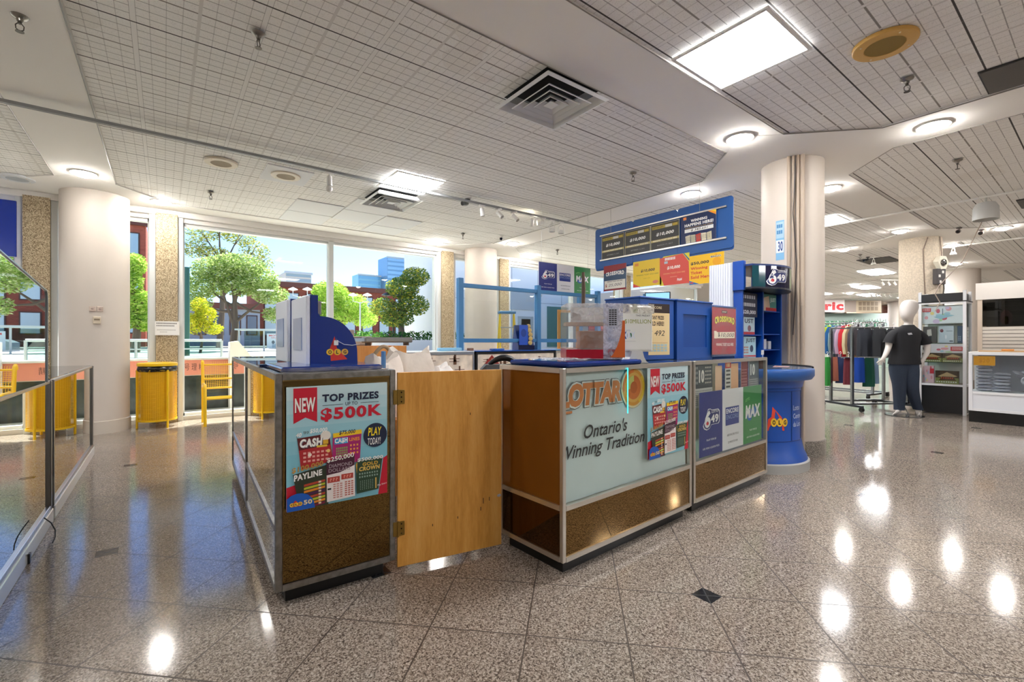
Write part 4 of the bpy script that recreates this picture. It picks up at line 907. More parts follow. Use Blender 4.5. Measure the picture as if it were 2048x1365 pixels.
# ladder by the window
t = thing('step_ladder', 'yellow fibreglass step ladder with a pale blue top, by the far window', 'ladder', (5.12, 6.9, 0), R(-25)); y_ = pm('#e8c92a', .45)
for s_ in (-1, 1):
    MB().tube([(s_*.19, -.28, 0), (s_*.13, 0, 1.66)], .016, y_, 8).build('rail', t); MB().tube([(s_*.19, .32, 0), (s_*.13, .05, 1.64)], .014, y_, 8).build('rear_leg', t)
for i in range(5): f_ = (i+1)/6; MB().box(-.19+.06*f_, .19-.06*f_, -.30+.28*f_, -.22+.28*f_, 1.66*f_, 1.66*f_+.02, pm('#b9b9b4', .4, .6)).build('step', t)
MB().box(-.16, .16, -.06, .12, 1.65, 1.70, pm('#4f87b8', .4), .01).build('top_cap', t)
# wooden picture frame leaning
t = thing('wooden_easel', 'tan wooden frame standing behind the clear ticket box', 'frame', (4.6, 4.95, 0), R(-20)); 
for q in ((0, .04, 1.0, 1.60), (.30, .34, 1.0, 1.60), (.04, .30, 1.0, 1.04), (.04, .30, 1.56, 1.60)): MB().box(q[0], q[1], 0, .03, q[2], q[3], M['plank']).build('frame_bar', t)
for x in (.05, .26): MB().box(x, x+.03, .005, .025, 0, 1.0, M['plank']).build('leg', t)
# stick above the ticket box
MB().tube([(0, 0, 0), (0.004, 0, .12), (.0, 0, .22)], [.011, .012, .009], pm('#5a4636', .6), 8).build('wooden_stick', None, (2.05, 1.98, 1.342), 0, 'short brown stick standing on the clear ticket box', 'stick')

# ---------------------------------------------------------------- hanging sign board
t = thing('hanging_sign_board', 'large blue hanging board made of joined rounded panels, above the kiosk', 'sign board', (4.93, 4.52, 2.14), R(-90))
def rounded(x0, x1, z0, z1, r, cs=(1, 1, 1, 1)):
    P = []
    for k, (cx, cz, a0) in enumerate(((x1-r, z0+r, -90), (x1-r, z1-r, 0), (x0+r, z1-r, 90), (x0+r, z0+r, 180))):
        if cs[k]: P += [(cx+r*math.cos(R(a0+15*i)), cz+r*math.sin(R(a0+15*i))) for i in range(7)]
        else: P.append((cx+(r if k in (0, 1) else -r), cz+(r if k in (1, 2) else -r)))
    return P
bl = pm('#1d5295', .45); segs = ((0, .66), (.662, 1.32), (1.322, 2.0))
for a, b_ in segs:
    MB().prism(rounded(a, b_, .02, .59, .035, (1, 1, 1, 1)), 'y', 0, .012, bl).build('panel', t)
MB().prism(rounded(0, 2.0, .0, .30, .03), 'y', .0125, .02, bl).build('back_strip', t)
for z in (.475, .128):
    mb = MB(); mb.box(.10, 1.93, -.016, 0, z, z+.018, M['alu']); mb.box(.10, 1.93, -.02, -.016, z+(0 if z > .3 else .004), z+.014+(0 if z > .3 else .004), M['alu']); mb.build('clip_rail', t)
def onboard(x): return (4.93-.018, 4.52-x)
def ten(date, dd=0):
    return [('r', 0, 0, 1, 1, '#bdb38a'), ('r', .015, .012, .985, .988, '#34322f'), ('r', .05, .07, .97, .20, '#6b6126'), ('r', .05, .085, .50, .185, '#c2aa3c'), ('g', .07, .10, .48, .17, 8, 1, .6, 1, '#6a5c1a'), ('r', .52, .085, .76, .185, '#c9c7bd'), ('r', .78, .09, .94, .18, '#b89c34'),
            ('t', '$10,000', .20, .34, .82, .48, '#ecebe6', {'b': .04, 'sh': .2}), ('r', .015, .60, .985, .685, '#b9a868'), ('t', 'WINNING TICKET SOLD HERE', .08, .615, .92, .67, '#f5f0da', {'b': .02}), ('t', date, .24, .80, .78, .86, '#8f8f8b', {'b': .01})]
for x, w, d, l in ((.135, .395, 'SEPTEMBER 15, 2014', 'first of three black $10,000 posters on the hanging board, leftmost'), (.545, .40, 'SEPTEMBER 13, 2016', 'second of three black $10,000 posters on the hanging board'), (.952, .405, 'MARCH 17, 2017', 'black $10,000 poster dated MARCH 17, 2017 on the hanging board')):
    sheet('poster', w, .325, ten(d), l, 'poster', (*onboard(x), 2.14+.135), R(-90), th=.002)
sheet('poster', .44, .335, [('r', 0, 0, 1, 1, '#0d2452'), ('r', .08, .07, .17, .17, '#e8873a'), ('p', [(.74, .0), (1, .0), (1, .20)], '#e88f1e'), ('p', [(.80, .0), (1, .0), (1, .12)], '#f6d22a'), ('t', 'WINNING', .30, .19, .76, .285, '#f2f2f0', {'b': .04}), ('t', 'HAPPENS HERE!', .12, .32, .93, .425, '#f2f2f0', {'b': .04}),
       ('t', 'CONGRATULATIONS TO OUR WINNER', .13, .455, .92, .485, '#c8a860', {'b': .01}), ('r', .12, .51, .93, .63, '#e9e9e6'), ('t', '$ 343,651', .30, .53, .78, .615, '#222428', {'b': .01, 'sh': .25})] +
      [('p', [(.14+i*.15, .75-.02*(i % 2)), (.28+i*.15, .72+.02*(i % 2)), (.29+i*.15, 1), (.16+i*.15, 1)], c) for i, c in enumerate(('#cfc9b4', '#b8b49c', '#c0392f', '#d9d2ba', '#c4bca0'))] + [('g', .16, .80, .86, .95, 14, 3, .5, .4, '#7f7a68')],
      'dark navy WINNING HAPPENS HERE poster at the right of the hanging board', 'poster', (*onboard(1.375), 2.14+.15), R(-90), th=.002)
for v_, z_, l in ((2.91, 2.64, 'thin wire carrying the hanging blue board, right one'), (4.23, 2.62, 'thin wire carrying the hanging blue board, left one')):
    MB().tube([(4.925, v_, z_), (4.925, v_, C+.002)], .0022, pm('#b9b9b6', .3, 1), 6).build('hanging_wire', None, (0, 0, 0), 0, l, 'wire')
hb = dict(cat='poster', rz=R(-90), th=.003)
sheet('poster', .395, .352, [('r', 0, 0, 1, 1, '#2b3a5c'), ('p', [(0, 0), (1, 0), (1, .18), (0, .30)], '#8b1d24'), ('p', [(0, .35), (.3, .28), (.7, .28), (1, .35), (1, .9), (0, .9)], '#3f566f')] + [('t', ch, .10+i*.09, .27-.02*math.sin(math.pi*(i+.5)/9), .10+(i+1)*.09-.008, .42-.02*math.sin(math.pi*(i+.5)/9), '#f2efe6', {'b': .05}) for i, ch in enumerate('CROSSWORD')] +
      [('r', .04, .60, .96, .93, '#e6e0d2'), ('t', 'WINNING TICKET SOLD HERE', .16, .62, .84, .665, '#4a3a3a', {'b': .02}), ('t', '$', .08, .73, .15, .86, '#9a2a2a', {'b': .02}), ('t', '25,000', .22, .73, .80, .85, '#6a6660', {'b': .0, 'sh': .2}), ('r', 0, .93, 1, 1, '#8b2a30')],
      'hanging CROSSWORD poster with handwritten 25,000 below the blue board', loc=(4.9255, 4.359, 1.836), **hb)
sheet('poster', .43, .335, [('r', 0, 0, 1, 1, '#e9c421'), ('r', .06, .07, .20, .18, '#e08a2a'), ('p', [(.0, .85), (.28, 1), (0, 1)], '#d94a3a'), ('t', '$10,000', .28, .34, .78, .46, '#3a3320', {'b': .03, 'sh': .15}), ('t', 'WINNING TICKET SOLD HERE', .12, .53, .90, .575, '#8a7a20', {'b': .01}), ('t', 'JUNE 5, 2019', .38, .68, .62, .71, '#8a7a20', {'b': .0}), ('c', .80, .86, .10, .06, '#d9806a')],
      'hanging yellow $10,000 poster, left end of the yellow and red row', loc=(4.9265, 3.853, 1.842), **hb)
sheet('poster', .405, .36, [('r', 0, 0, 1, 1, '#d8cf2e'), ('p', [(0, 0), (.14, 0), (.0, .12)], '#22509a'), ('p', [(.0, .05), (.78, .0), (.98, .30), (1, 1), (.15, 1), (0, .62)], '#d94b3c'), ('p', [(.80, .0), (.83, 0), (1, .22), (1, .28)], '#22509a'), ('g', .18, .06, .55, .15, 7, 1, .7, 1, '#f4e9e2'), ('r', .16, .18, .28, .26, '#b9c3cc'), ('t', '$10,000', .26, .36, .70, .48, '#f8efe6', {'b': .04, 'sh': .15}),
       ('t', 'WINNING TICKET SOLD HERE', .12, .58, .86, .63, '#eaa06a', {'b': .01}), ('r', .36, .72, .60, .74, '#e38a72'), ('t', 'Pick4', .60, .80, .76, .89, '#f2f2f2', {'b': .04, 'sh': .15})],
      'hanging red $10,000 poster in the middle of the yellow and red row', loc=(4.9265, 3.445, 1.825), **hb)
sheet('poster', .42, .335, [('r', 0, 0, 1, 1, '#f2bf16'), ('t', 'THE', .74, .05, .80, .08, '#c83a2a', {'b': .03}), ('t', 'BINGO', .62, .09, .92, .16, '#f4f1e4', {'b': .09}), ('t', 'BINGO', .63, .095, .91, .155, '#2a2f5a', {'b': .03}), ('c', .80, .30, .12, .14, '#eaa514'), ('t', '$50,000', .04, .22, .58, .335, '#34302a', {'b': .04}), ('t', 'Winning', .04, .40, .54, .52, '#d0452a', {'b': .04}), ('t', 'Ticket', .04, .55, .38, .65, '#d0452a', {'b': .04}),
       ('t', 'Sold Here', .04, .70, .63, .81, '#d0452a', {'b': .04}), ('p', [(0, .86), (.30, 1), (0, 1)], '#2466b0'), ('r', .02, .92, .12, .96, '#d0452a')],
      'hanging yellow $50,000 Winning Ticket Sold Here poster at the right of the row', loc=(4.9265, 3.04, 1.80), **hb)
# monitor and red display glimpsed under them
t = thing('monitor', 'small screen glowing pale blue below the hanging yellow poster', 'monitor', (4.18, 2.95, 0), R(-60)); MB().box(-.13, .13, -.012, .012, 1.42, 1.66, M['black'], .004).build('casing', t)
MB().box(-.12, .12, -.0135, -.012, 1.43, 1.65, pm('#7fb0d8', .2, emit=.35)).build('screen', t); MB().tube([(0, .03, 0), (0, .03, 1.5)], .018, M['black']).build('stand_pole', t); MB().lathe([(.16, 0), (.16, .012), (0, .02)], M['black'], 24).build('stand_base', t)
sheet('poster', .95, .30, [('r', 0, 0, 1, 1, '#b8323a'), ('r', .3, .1, .32, .9, '#d9988a'), ('r', .64, .1, .66, .9, '#d9988a'), ('g', .05, .2, .95, .8, 6, 2, .7, .5, '#c45a58'), ('r', 0, .85, 1, 1, '#8a2028')], 'red display panel seen behind the blue dispensers', 'display panel', (5.15, 4.85, 1.28), 0, base='#b8323a', th=.02)

# ---------------------------------------------------------------- round blue kiosk
t = thing('lottery_kiosk', 'tall blue lottery play kiosk with round front and lit header beside the white column', 'kiosk', (4.46, 2.10, 0)); b = M['blue']; 
MB().lathe([(.465, 0), (.465, .075), (.45, .085)], pm('#a9a9a6', .4), 48, cap=True).build('metal_base', t)
MB().lathe([(.45, .085), (.44, .12), (.42, .16), (.402, .24), (.395, .27), (.395, .72), (.41, .73), (.42, .78), (.44, .81)], b, 48).build('drum', t)
mb = MB(); mb.lathe([(.398, .26), (.398, .262)], pm('#0b2f86', .3), 48, cap=False)
for a in (-104, -80): mb.tube([(.397*math.cos(R(a)), .397*math.sin(R(a)), .27), (.397*math.cos(R(a)), .397*math.sin(R(a)), .70)], .002, pm('#08205c', .4), 5)
mb.tube([(.397*math.cos(R(a)), .397*math.sin(R(a)), .70) for a in range(-160, -77, 6)], .002, pm('#08205c', .4), 5); mb.tube([(.397*math.cos(R(a)), .397*math.sin(R(a)), .265) for a in range(-160, -77, 6)], .002, pm('#08205c', .4), 5)
mb.build('door_seam', t)
mb = MB(); mb.lathe([(.41, .79), (.48, .80), (.50, .83), (.50, .885), (.493, .895), (.48, .90)], pm('#20559c', .35), 56); mb.lathe([(.48, .9005), (0, .9005)], pm('#5d6f88', .15), 56, cap=False); mb.build('writing_table', t)
mb = MB(); mb.tube([(.487*math.cos(R(a)), .487*math.sin(R(a)), .905) for a in range(-75, 75, 6)], .008, M['black'], 8); mb.build('table_edge', t)
at = lambda a0, a1, z0, z1, r: (lambda s, q, L: ((r+L*STEP*2)*math.cos(R(a0+(a1-a0)*s)), (r+L*STEP*2)*math.sin(R(a0+(a1-a0)*s)), z1+(z0-z1)*q))
mb = MB(); draw(mb, [('p', [(.18, .40), (.22, .0), (.62, .42), (.70, .68), (.74, .95), (.0, .95), (.05, .5)], '#e2472a'), ('c', .28, .62, .13, .17, '#f2c230'), ('c', .52, .62, .13, .17, '#f2c230'), ('c', .76, .62, .13, .17, '#f2c230'),
    ('t', 'O', .22, .53, .34, .71, '#141414', {'b': .04}), ('t', 'L', .47, .53, .57, .71, '#141414', {'b': .04}), ('t', 'G', .70, .53, .82, .71, '#141414', {'b': .04})], 1, 1, at=at(-138, -108, .35, .57, .397)); mb.build('logo', t)
mb = MB(); draw(mb, [('t', 'Lotto', .0, .02, .8, .24, '#cfd9ea', {'b': .01}), ('t', 'Centre', .0, .38, 1.0, .60, '#cfd9ea', {'b': .01}), ('t', 'du Loto', .0, .74, 1.0, .96, '#cfd9ea', {'b': .01})], 1, 1, at=at(-101, -82, .38, .58, .397)); mb.build('lettering', t)
# cabinet
x0, x1, y0, y1 = -.385, .40, -.10, .19
mb = MB()
for x in (x0, .0, x1-.02): mb.box(x, x+.02, y0, y1, .901, 1.60, b)
mb.box(x0, x1, y1-.01, y1, .901, 1.60, pm('#0c2f7e', .4)); mb.build('shelf_cabinet', t)
for xa, xb, zs in ((x0+.02, 0, (1.19,)), (.02, x1-.02, (1.05, 1.20, 1.42))):
    for z in zs: MB().box(xa, xb, y0+.01, y1-.01, z, z+.008, b).build('shelf', t)
mb = MB(); nn = 9
for i in range(nn): y = .02+.20*i/nn; mb.box(x0-.028, x0-.001, y-.02, y-.003, 1.30, 1.84, pm('#e6e9f0', .4), .003)
mb.box(x0-.02, x0-.001, -.02, .20, 1.30, 1.84, pm('#b9c0cc', .4)); mb.build('ribbed_side', t)
MB().box(x0-.02, x0+.02, -.12, -.02, 1.59, 1.85, b, .003).build('header_cheek', t)
# header: curved front and soffit
n = 14; arc = [(x0+.0+(x1-x0)*i/n, -.11-.20*math.sin(math.pi*(.12+.80*i/n))) for i in range(n+1)]
pts = arc + [(x1, y1), (x0, y1)]
MB().prism(pts, 'z', 1.60, 1.615, pm('#1a1f2c', .3)).build('soffit', t); MB().prism(pts, 'z', 1.80, 1.815, pm('#12316f', .3)).build('header_top', t)
mb = MB()
for i in range(n):
    (xa, ya), (xb, yb) = arc[i], arc[i+1]; c = '#0c4650' if i < 2 else ('#171a3c' if i < 8 else ('#4c7f3a' if i < 11 else '#b9c9b0'))
    mb.add([(xa, ya, 1.615), (xb, yb, 1.615), (xb, yb, 1.80), (xa, ya, 1.80)], [(0, 1, 2, 3)], pm(c, .08, spec=.8), True)
mb.build('header_front', t)
def onarc(s, q, L):
    f = .14+.30*s; k = f*n; i = min(int(k), n-1); g = k-i; xa = arc[i][0]+(arc[i+1][0]-arc[i][0])*g; ya = arc[i][1]+(arc[i+1][1]-arc[i][1])*g
    return (xa, ya-.007-L*.0004, 1.625+(1-q)*.165)
mb = MB(); draw(mb, logo649(0, 1, 0, 1), 1, 1, at=onarc); mb.build('header_logo', t)
MB().box(x1-.012, x1, -.12, y1, 1.616, 1.80, b).build('header_end', t)
def kp(x, z, w, h, items, label, base='#dddddd', y=.0): return sheet('ticket_leaflet', w, h, items, label, 'leaflet', (4.46+x, 2.10+y0+.03+y, z), 0, base=base, th=.002)
kp(x0+.03, 1.36, .31, .22, [('r', 0, 0, 1, 1, '#141a3a'), ('g', .1, .1, .9, .28, 6, 1, .7, .8, '#c9ccd8'), ('g', .1, .42, .9, .6, 7, 1, .7, .8, '#d9dbe2'), ('t', '$20,000', .1, .72, .9, .9, '#e4e6ee', {'b': .03})], 'navy payout chart at the top left of the blue kiosk', '#141a3a')
kp(x0+.04, 1.20, .27, .16*1.0, [('r', 0, 0, 1, 1, '#bcd3dc'), ('t', 'UST', .3, .1, .9, .35, '#2a2f4a', {'b': .03}), ('c', .62, .65, .12, .18, '#7a5560'), ('r', 0, .85, 1, 1, '#b8323a')], 'pale blue ticket leaflet on the middle shelf of the kiosk', '#bcd3dc', .01)
kp(x0+.04, .98, .27, .20, [('r', 0, 0, 1, 1, '#a9cfdb'), ('t', 'JUST', .3, .08, .95, .3, '#2a2f4a', {'b': .03}), ('c', .7, .55, .12, .16, '#33415f'), ('r', 0, .85, 1, 1, '#c43a42'), ('g', .05, .45, .5, .8, 4, 3, .7, .6, '#c07a6a')], 'blue ticket leaflet low on the left of the kiosk', '#a9cfdb')
kp(.03, 1.43, .32, .16, [('r', 0, 0, 1, 1, '#3f7f78'), ('p', [(0, .3), (.5, .1), (.6, 1), (0, 1)], '#c0a890'), ('t', 'JUST', .6, .2, .95, .5, '#d9e6e2', {'b': .02}), ('r', .3, .8, 1, 1, '#b8242c')], 'green and red leaflet on the top right shelf of the kiosk', '#3f7f78')
for i in range(3): MB().box(0, .06, 0, .07, 0, .10-.02*(i == 2), pm('#cfd2d6', .4), .003).build('slip_box', None, (4.50+.10*i+.01, 2.06, 1.0585), 0, ('left one of the pale slip boxes in the kiosk', 'middle pale slip box in the kiosk', 'right, lower pale slip box in the kiosk')[i], 'box', 'pale slip boxes in the kiosk')
# little pot on the writing table
t = thing('pencil_pot', 'small brown pot with a white flower pick, on the kiosk table', 'pot', (4.13, 1.86, .9015)); MB().lathe([(.028, 0), (.038, .075), (.042, .075), (.042, .085), (.036, .085), (.03, .02), (0, .02)], pm('#5a3a2a', .5), 24).build('pot', t)
mb = MB(); mb.tube([(0, 0, .02), (.012, 0, .13)], .0025, pm('#dddddd', .4), 6); mb.box(-.01, .035, -.002, .002, .12, .16, pm('#d6d8dc', .5)); mb.build('pick', t)
MB().box(0, .18, 0, .12, 0, .003, pm('#e3b9b4', .5)).build('slip_pad', None, (4.50, 1.80, .9015), .3, 'pink betting slips on the round kiosk table', 'paper')

# conduits and stickers on the white column
mb = MB(); 
for i, (a, r) in enumerate(((196, .016), (204, .012), (211, .016), (218, .020))):
    x, y = 5.25+(.288+r)*math.cos(R(a)), 2.06+(.288+r)*math.sin(R(a)); mb.tube([(x, y, .0), (x, y, C-.003)], r, pm('#bfae9c', .5), 10)
mb.tube([(5.25+.33*math.cos(R(207)), 2.06+.33*math.sin(R(207)), C-.01), (5.25+.335*math.cos(R(203)), 2.06+.335*math.sin(R(203)), 2.4), (5.25+.33*math.cos(R(208)), 2.06+.33*math.sin(R(208)), 1.9), (5.25+.33*math.cos(R(203)), 2.06+.33*math.sin(R(203)), 1.2)], .005, pm('#3a3230', .5), 6)
mb.build('conduit_pipes', None, (0, 0, 0), 0, 'bundle of beige conduit pipes running up the white column', 'pipe')
strip = lambda s0, t0, s1, t1, c_: [('r', s0+(s1-s0)*i/8, t0, s0+(s1-s0)*(i+1)/8, t1, c_) for i in range(8)]
mb = MB(); draw(mb, strip(0, 0, 1, 1, '#7fb4d8') + strip(.05, .04, .95, .45, '#a9cbe0') + strip(.05, .50, .95, .82, '#dfeaf2') + [ ('g', .15, .1, .85, .4, 3, 2, .8, .6, '#4a86b8'), ('t', '30', .3, .53, .85, .78, '#1c3f86', {'b': .03})], 1, 1, at=lambda s, q, L: (5.25+(.286+L*STEP)*math.cos(R(172+16*s)), 2.06+(.286+L*STEP)*math.sin(R(172+16*s)), 2.36+(1.96-2.36)*q))
mb.build('sticker', None, (0, 0, 0), 0, 'light blue notice with number 30 stuck on the left of the white column', 'sticker')
# ---------------------------------------------------------------- mirrored glass showcases on the left
def left_case(y0, y1, label, capm=True):
    t = thing('glass_showcase', label, 'showcase', (-.575, y0, 0), 0); L = y1-y0; D = .5; Hh = .892
    MB().box(-D, .02, 0, L, 0, .085, pm('#dfe2e2', .12, spec=.7), .004).build('plinth', t)
    mb = MB(); a = pm('#b5b2ae', .3, 1)
    mb.box(-.02, .012, 0, L, .085, .11, a, .003); mb.box(-.012, .008, 0, L, Hh-.018, Hh, a, .003); mb.box(-D, -D+.02, 0, L, Hh-.018, Hh, a)
    mb.build('rails', t)
    for y in (0, L-.035): MB().box(-.02, .014, y, y+.035, .02, Hh, pm('#8a8580', .35, 1), .004).build('corner_post', t)
    MB().box(-.004, .0, .035, L-.035, .11, Hh-.018, pm('#e6ecec', .012, 1, 'mirror_front')).build('mirror_front', t)
    MB().box(-D, -.004, .01, L-.01, Hh, Hh+.006, glass('#d4e0e0', 3.2, 1.5)).build('top_glass', t)
    MB().box(-D, -D+.006, .03, L-.03, .11, Hh-.018, pm('#cfd6d6', .5)).build('back_panel', t)
    MB().box(-D+.01, -.01, .03, L-.03, .45, .456, glass('#d6ebe4', 2, 1.5)).build('glass_shelf', t)
    MB().box(-D+.01, -.01, .0+L-.03, L-.024, .11, Hh-.018, glass('#dfe9e8', 1.5, 1.5)).build('end_glass', t)
left_case(2.05, 4.06, 'long mirror-fronted glass showcase at the left edge')
left_case(4.11, 6.19, 'mirror-fronted glass showcase nearer the bin and left column')
t = thing('mirror_panel', 'tall mirror panel with a sloping top edge standing on the left showcase', 'mirror', (-.572, 2.2, .899), R(-.9))
pts = [(0, 0), (1.585, 0), (1.585, .50), (1.56, .535), (0, .70)]
MB().prism(pts, 'x', -.006, 0, pm('#e6ecec', .01, 1, 'mirror_front2')).build('mirror_pane', t)
mb = MB(); e = pm('#a8aeb0', .3, .8)
mb.tube([(.001, 1.585, 0), (.001, 1.585, .50), (.001, 1.56, .535), (.001, 0, .70)], .006, e, 6); mb.build('edge_strip', t)
MB().tube([(-.50, 3.62, .004), (-.495, 3.66, .02), (-.50, 3.70, .05), (-.52, 3.72, .09), (-.545, 3.70, .13)], .003, M['black'], 6).build('cable', None, (0, 0, 0), 0, 'short black cable curling out of the showcase plinth', 'cable')
MB().box(-.556, -.546, 3.36, 3.39, 0, .05, M['black']).build('socket_strip', None, (0, 0, 0), 0, 'small black clip at the foot of the showcase plinth', 'clip')
# blue sign in the upper left, paper note on the pier, plates on the column
MB().box(-3.2, -1.41, 7.97, 8.0, 2.15, 2.82, pm('#0a2f9a', .25), .004).build('blue_sign', None, (0, 0, 0), 0, 'plain deep blue board hanging in the windows at the upper left', 'sign')
sheet('paper_note', .275, .195, [('g', .06, .10, .9, .24, 14, 1, .75, .7, '#8a8a8a'), ('g', .06, .28, .8, .40, 12, 1, .75, .7, '#8a8a8a'), ('g', .08, .6, .85, .66, 14, 1, .8, .8, '#b5b5b5'), ('g', .2, .75, .5, .8, 5, 1, .8, .8, '#b5b5b5')], 'white paper notice taped to the pebbled pier above the yellow bin', 'notice', (-.10, 8.005, 1.22), 0, th=.002)
def colpt(a, z, r=.337): return (-.69+r*math.cos(R(a)), 7.82+r*math.sin(R(a)), z)
t = thing('wall_plate', 'pair of pale square socket plates on the left column', 'socket', colpt(-84, 1.50), R(6))
for x in (-.065, .005): MB().box(x, x+.06, -.008, .004, 0, .06, pm('#cbb9ad', .4), .003).build('plate', t)
mb = MB(); mb.ell((-.035, -.009, .03), (.014, .003, .01), pm('#a38f84', .4), 10, 6); mb.ell((.035, -.009, .03), (.014, .003, .014), pm('#a38f84', .4), 10, 6); mb.build('socket_holes', t)
t = thing('thermostat', 'small beige control box below the plates on the left column', 'thermostat', colpt(-84, 1.35), R(6))
MB().box(-.03, .04, -.02, .004, 0, .085, pm('#d9cbb4', .4), .004).build('casing', t); MB().box(-.02, .032, -.022, -.02, .04, .06, pm('#8a7a66', .3)).build('display', t)

# ---------------------------------------------------------------- yellow wire bin and bench
Y = M['yellow']
t = thing('litter_bin', 'round yellow wire litter bin with a black bag, by the window pier', 'bin', (-.068, 7.72, 0), 0); r = .205
mb = MB()
for i in range(56): a = 2*math.pi*i/56; mb.tube([(r*math.cos(a), r*math.sin(a), .10), (r*math.cos(a), r*math.sin(a), .745)], .0016, Y, 4, False)
for i in range(38):
    z = .10+.645*i/37; mb.tube([(r*math.cos(2*math.pi*j/36), r*math.sin(2*math.pi*j/36), z) for j in range(37)], .0021, Y, 4, False)
mb.build('wire_basket', t)
MB().lathe([(.165, .09), (.175, .11), (.178, .74)], pm('#e0ac12', .45), 40, cap=True).build('inner_bucket', t)
mb = MB()
for z in (.09, .755): mb.lathe([(r+.004, z), (r+.008, z), (r+.008, z+.022), (r+.004, z+.022)], Y, 48, cap=False)
mb.build('hoops', t)
for k in range(3):
    a = R(-60+120*k); x, y = (r+.008)*math.cos(a), (r+.008)*math.sin(a); MB().tube([(x, y, 0), (x, y, .76)], .013, Y, 8).build('leg', t)
mb = MB(); mb.lathe([(r+.010, .81), (r+.014, .815), (r+.014, .845), (r+.004, .855), (.13, .858), (.12, .85), (.12, .82)], Y, 48, cap=False); mb.build('lid', t)
mb = MB(); rr = random.Random(2); n = 60; P = []
for z, rad in ((.82, .198), (.79, .213), (.765, .217), (.745, .211), (.735, .204)):
    for j in range(n): q = rad+.006*rr.random()-.003; a = 2*math.pi*j/n; P.append((q*math.cos(a), q*math.sin(a), z+.008*rr.random()*(z < .76)))
F = [(i*n+j, i*n+(j+1) % n, (i+1)*n+(j+1) % n, (i+1)*n+j) for i in range(4) for j in range(n)]
mb.add(P, F, pm('#0b0b0c', .25), True); mb.build('bin_bag', t)
def bench(loc, rz, label, W=.62):
    t = thing('yellow_bench', label, 'bench', loc, rz); r = .019
    for x in (0, W):
        MB().tube([(x, .42, 0), (x, .42, .35), (x, .46, .55), (x, .50, .80), (x, .505, .83), (x, .53, .85), (x, .55, .83), (x, .56, .80)], r, Y, 10).build('back_post', t)
        MB().tube([(x, 0, 0), (x, 0, .50), (x, .012, .53), (x, .04, .545), (x, .30, .545), (x, .43, .50)], r, Y, 10).build('front_leg', t)
    mb = MB()
    for q in (((0, .47, .60), (W, .47, .60)), ((0, .505, .80), (W, .505, .80)), ((0, .02, .36), (W, .02, .36)), ((0, .40, .34), (W, .40, .34)), ((0, .44, .47), (W, .44, .47))): mb.tube(q, .012, Y, 8)
    mb.build('cross_rails', t)
    mb = MB()
    n = int(W/.022)
    for i in range(1, n): x = W*i/n; mb.tube([(x, .02, .37), (x, .40, .355)], .0018, Y, 4, False); mb.tube([(x, .445, .47), (x, .505, .80), (x, .525, .845)], .0018, Y, 4, False)
    for i in range(17): y = .02+.38*i/16; mb.tube([(0, y, .37-.015*i/16), (W, y, .37-.015*i/16)], .0018, Y, 4, False)
    for i in range(16): q = i/15; mb.tube([(0, .445+.06*q, .47+.33*q), (W, .445+.06*q, .47+.33*q)], .0018, Y, 4, False)
    mb.build('wire_mesh', t); return t
bench((.435, 7.32, 0), 0, 'yellow tubular wire bench at the window, right of the litter bin')
# ---------------------------------------------------------------- the shop on the right
YAW = R(-37.18)
def W3(x, d, z): return (d*.6043+x*.7968, d*.7968-x*.6043, z)   # forward distance d, sideways x
# mannequin, modelled as one skinned body facing the viewer's left
mq = thing('mannequin', 'grey faceless mannequin in a black t-shirt and dark jeans on a round base', 'mannequin', W3(6.0, 7.0, 0), YAW)
def skin(name, nodes, edges, m, parent, sub=2):
    me = bpy.data.meshes.new(name); me.from_pydata([n[0] for n in nodes], edges, []); o = bpy.data.objects.new(name, me); COL.objects.link(o); o.parent = parent
    md = o.modifiers.new('skin', 'SKIN'); md.use_smooth_shade = True
    for i, n in enumerate(nodes):
        r = n[1]; me.skin_vertices[0].data[i].radius = r if isinstance(r, tuple) else (r, r)
    me.skin_vertices[0].data[0].use_root = True
    s = o.modifiers.new('smooth', 'SUBSURF'); s.levels = sub; s.render_levels = sub; me.materials.append(m); return o
KM = .00765
def px(x, y, d=0): return ((x-1806)*KM, d, 1.14-(y-682)*KM)   # figure laid out at its own scale, 7.65 mm per step
skinm = pm('#cfc8c2', .45, name='mannequin_shell')
N = [(px(1804, 722), (.125, .10)), (px(1804, 700), (.115, .09)), (px(1806, 675), (.14, .10)), (px(1808, 664), (.11, .07)), (px(1812, 650), .052), (px(1813, 642), .056),
     (px(1806, 634, -.03), (.080, .085)), (px(1811, 622, -.01), (.118, .125)), (px(1815, 609), (.118, .125)), (px(1815, 599), .075),
     (px(1832, 666), .05), (px(1841, 676, -.01), .055), (px(1847, 692, -.03), .048), (px(1841, 706, -.07), .038), (px(1832, 717, -.09), .027), (px(1829, 721, -.09), (.034, .02)),
     (px(1782, 666), .05), (px(1776, 678, .02), .052), (px(1773, 694, .0), .044), (px(1763, 708, -.04), .036), (px(1756, 716, -.06), .026), (px(1753, 719, -.065), (.03, .02)),
     (px(1814, 735, 0), .095), (px(1812, 765, -.06), .066), (px(1824, 790, 0), .056), (px(1836, 813, .06), .036), (px(1839, 822, .06), .038), (px(1833, 827.0, .0), (.044, .022)), (px(1826, 828.6, -.05), (.038, .012)),
     (px(1796, 735, .03), .095), (px(1797, 768, .02), .066), (px(1801, 795, .06), .054), (px(1804, 815, .09), .036), (px(1802, 822, .08), .036), (px(1792, 827.0, .04), (.042, .02)), (px(1783, 828.6, .01), (.036, .012))]
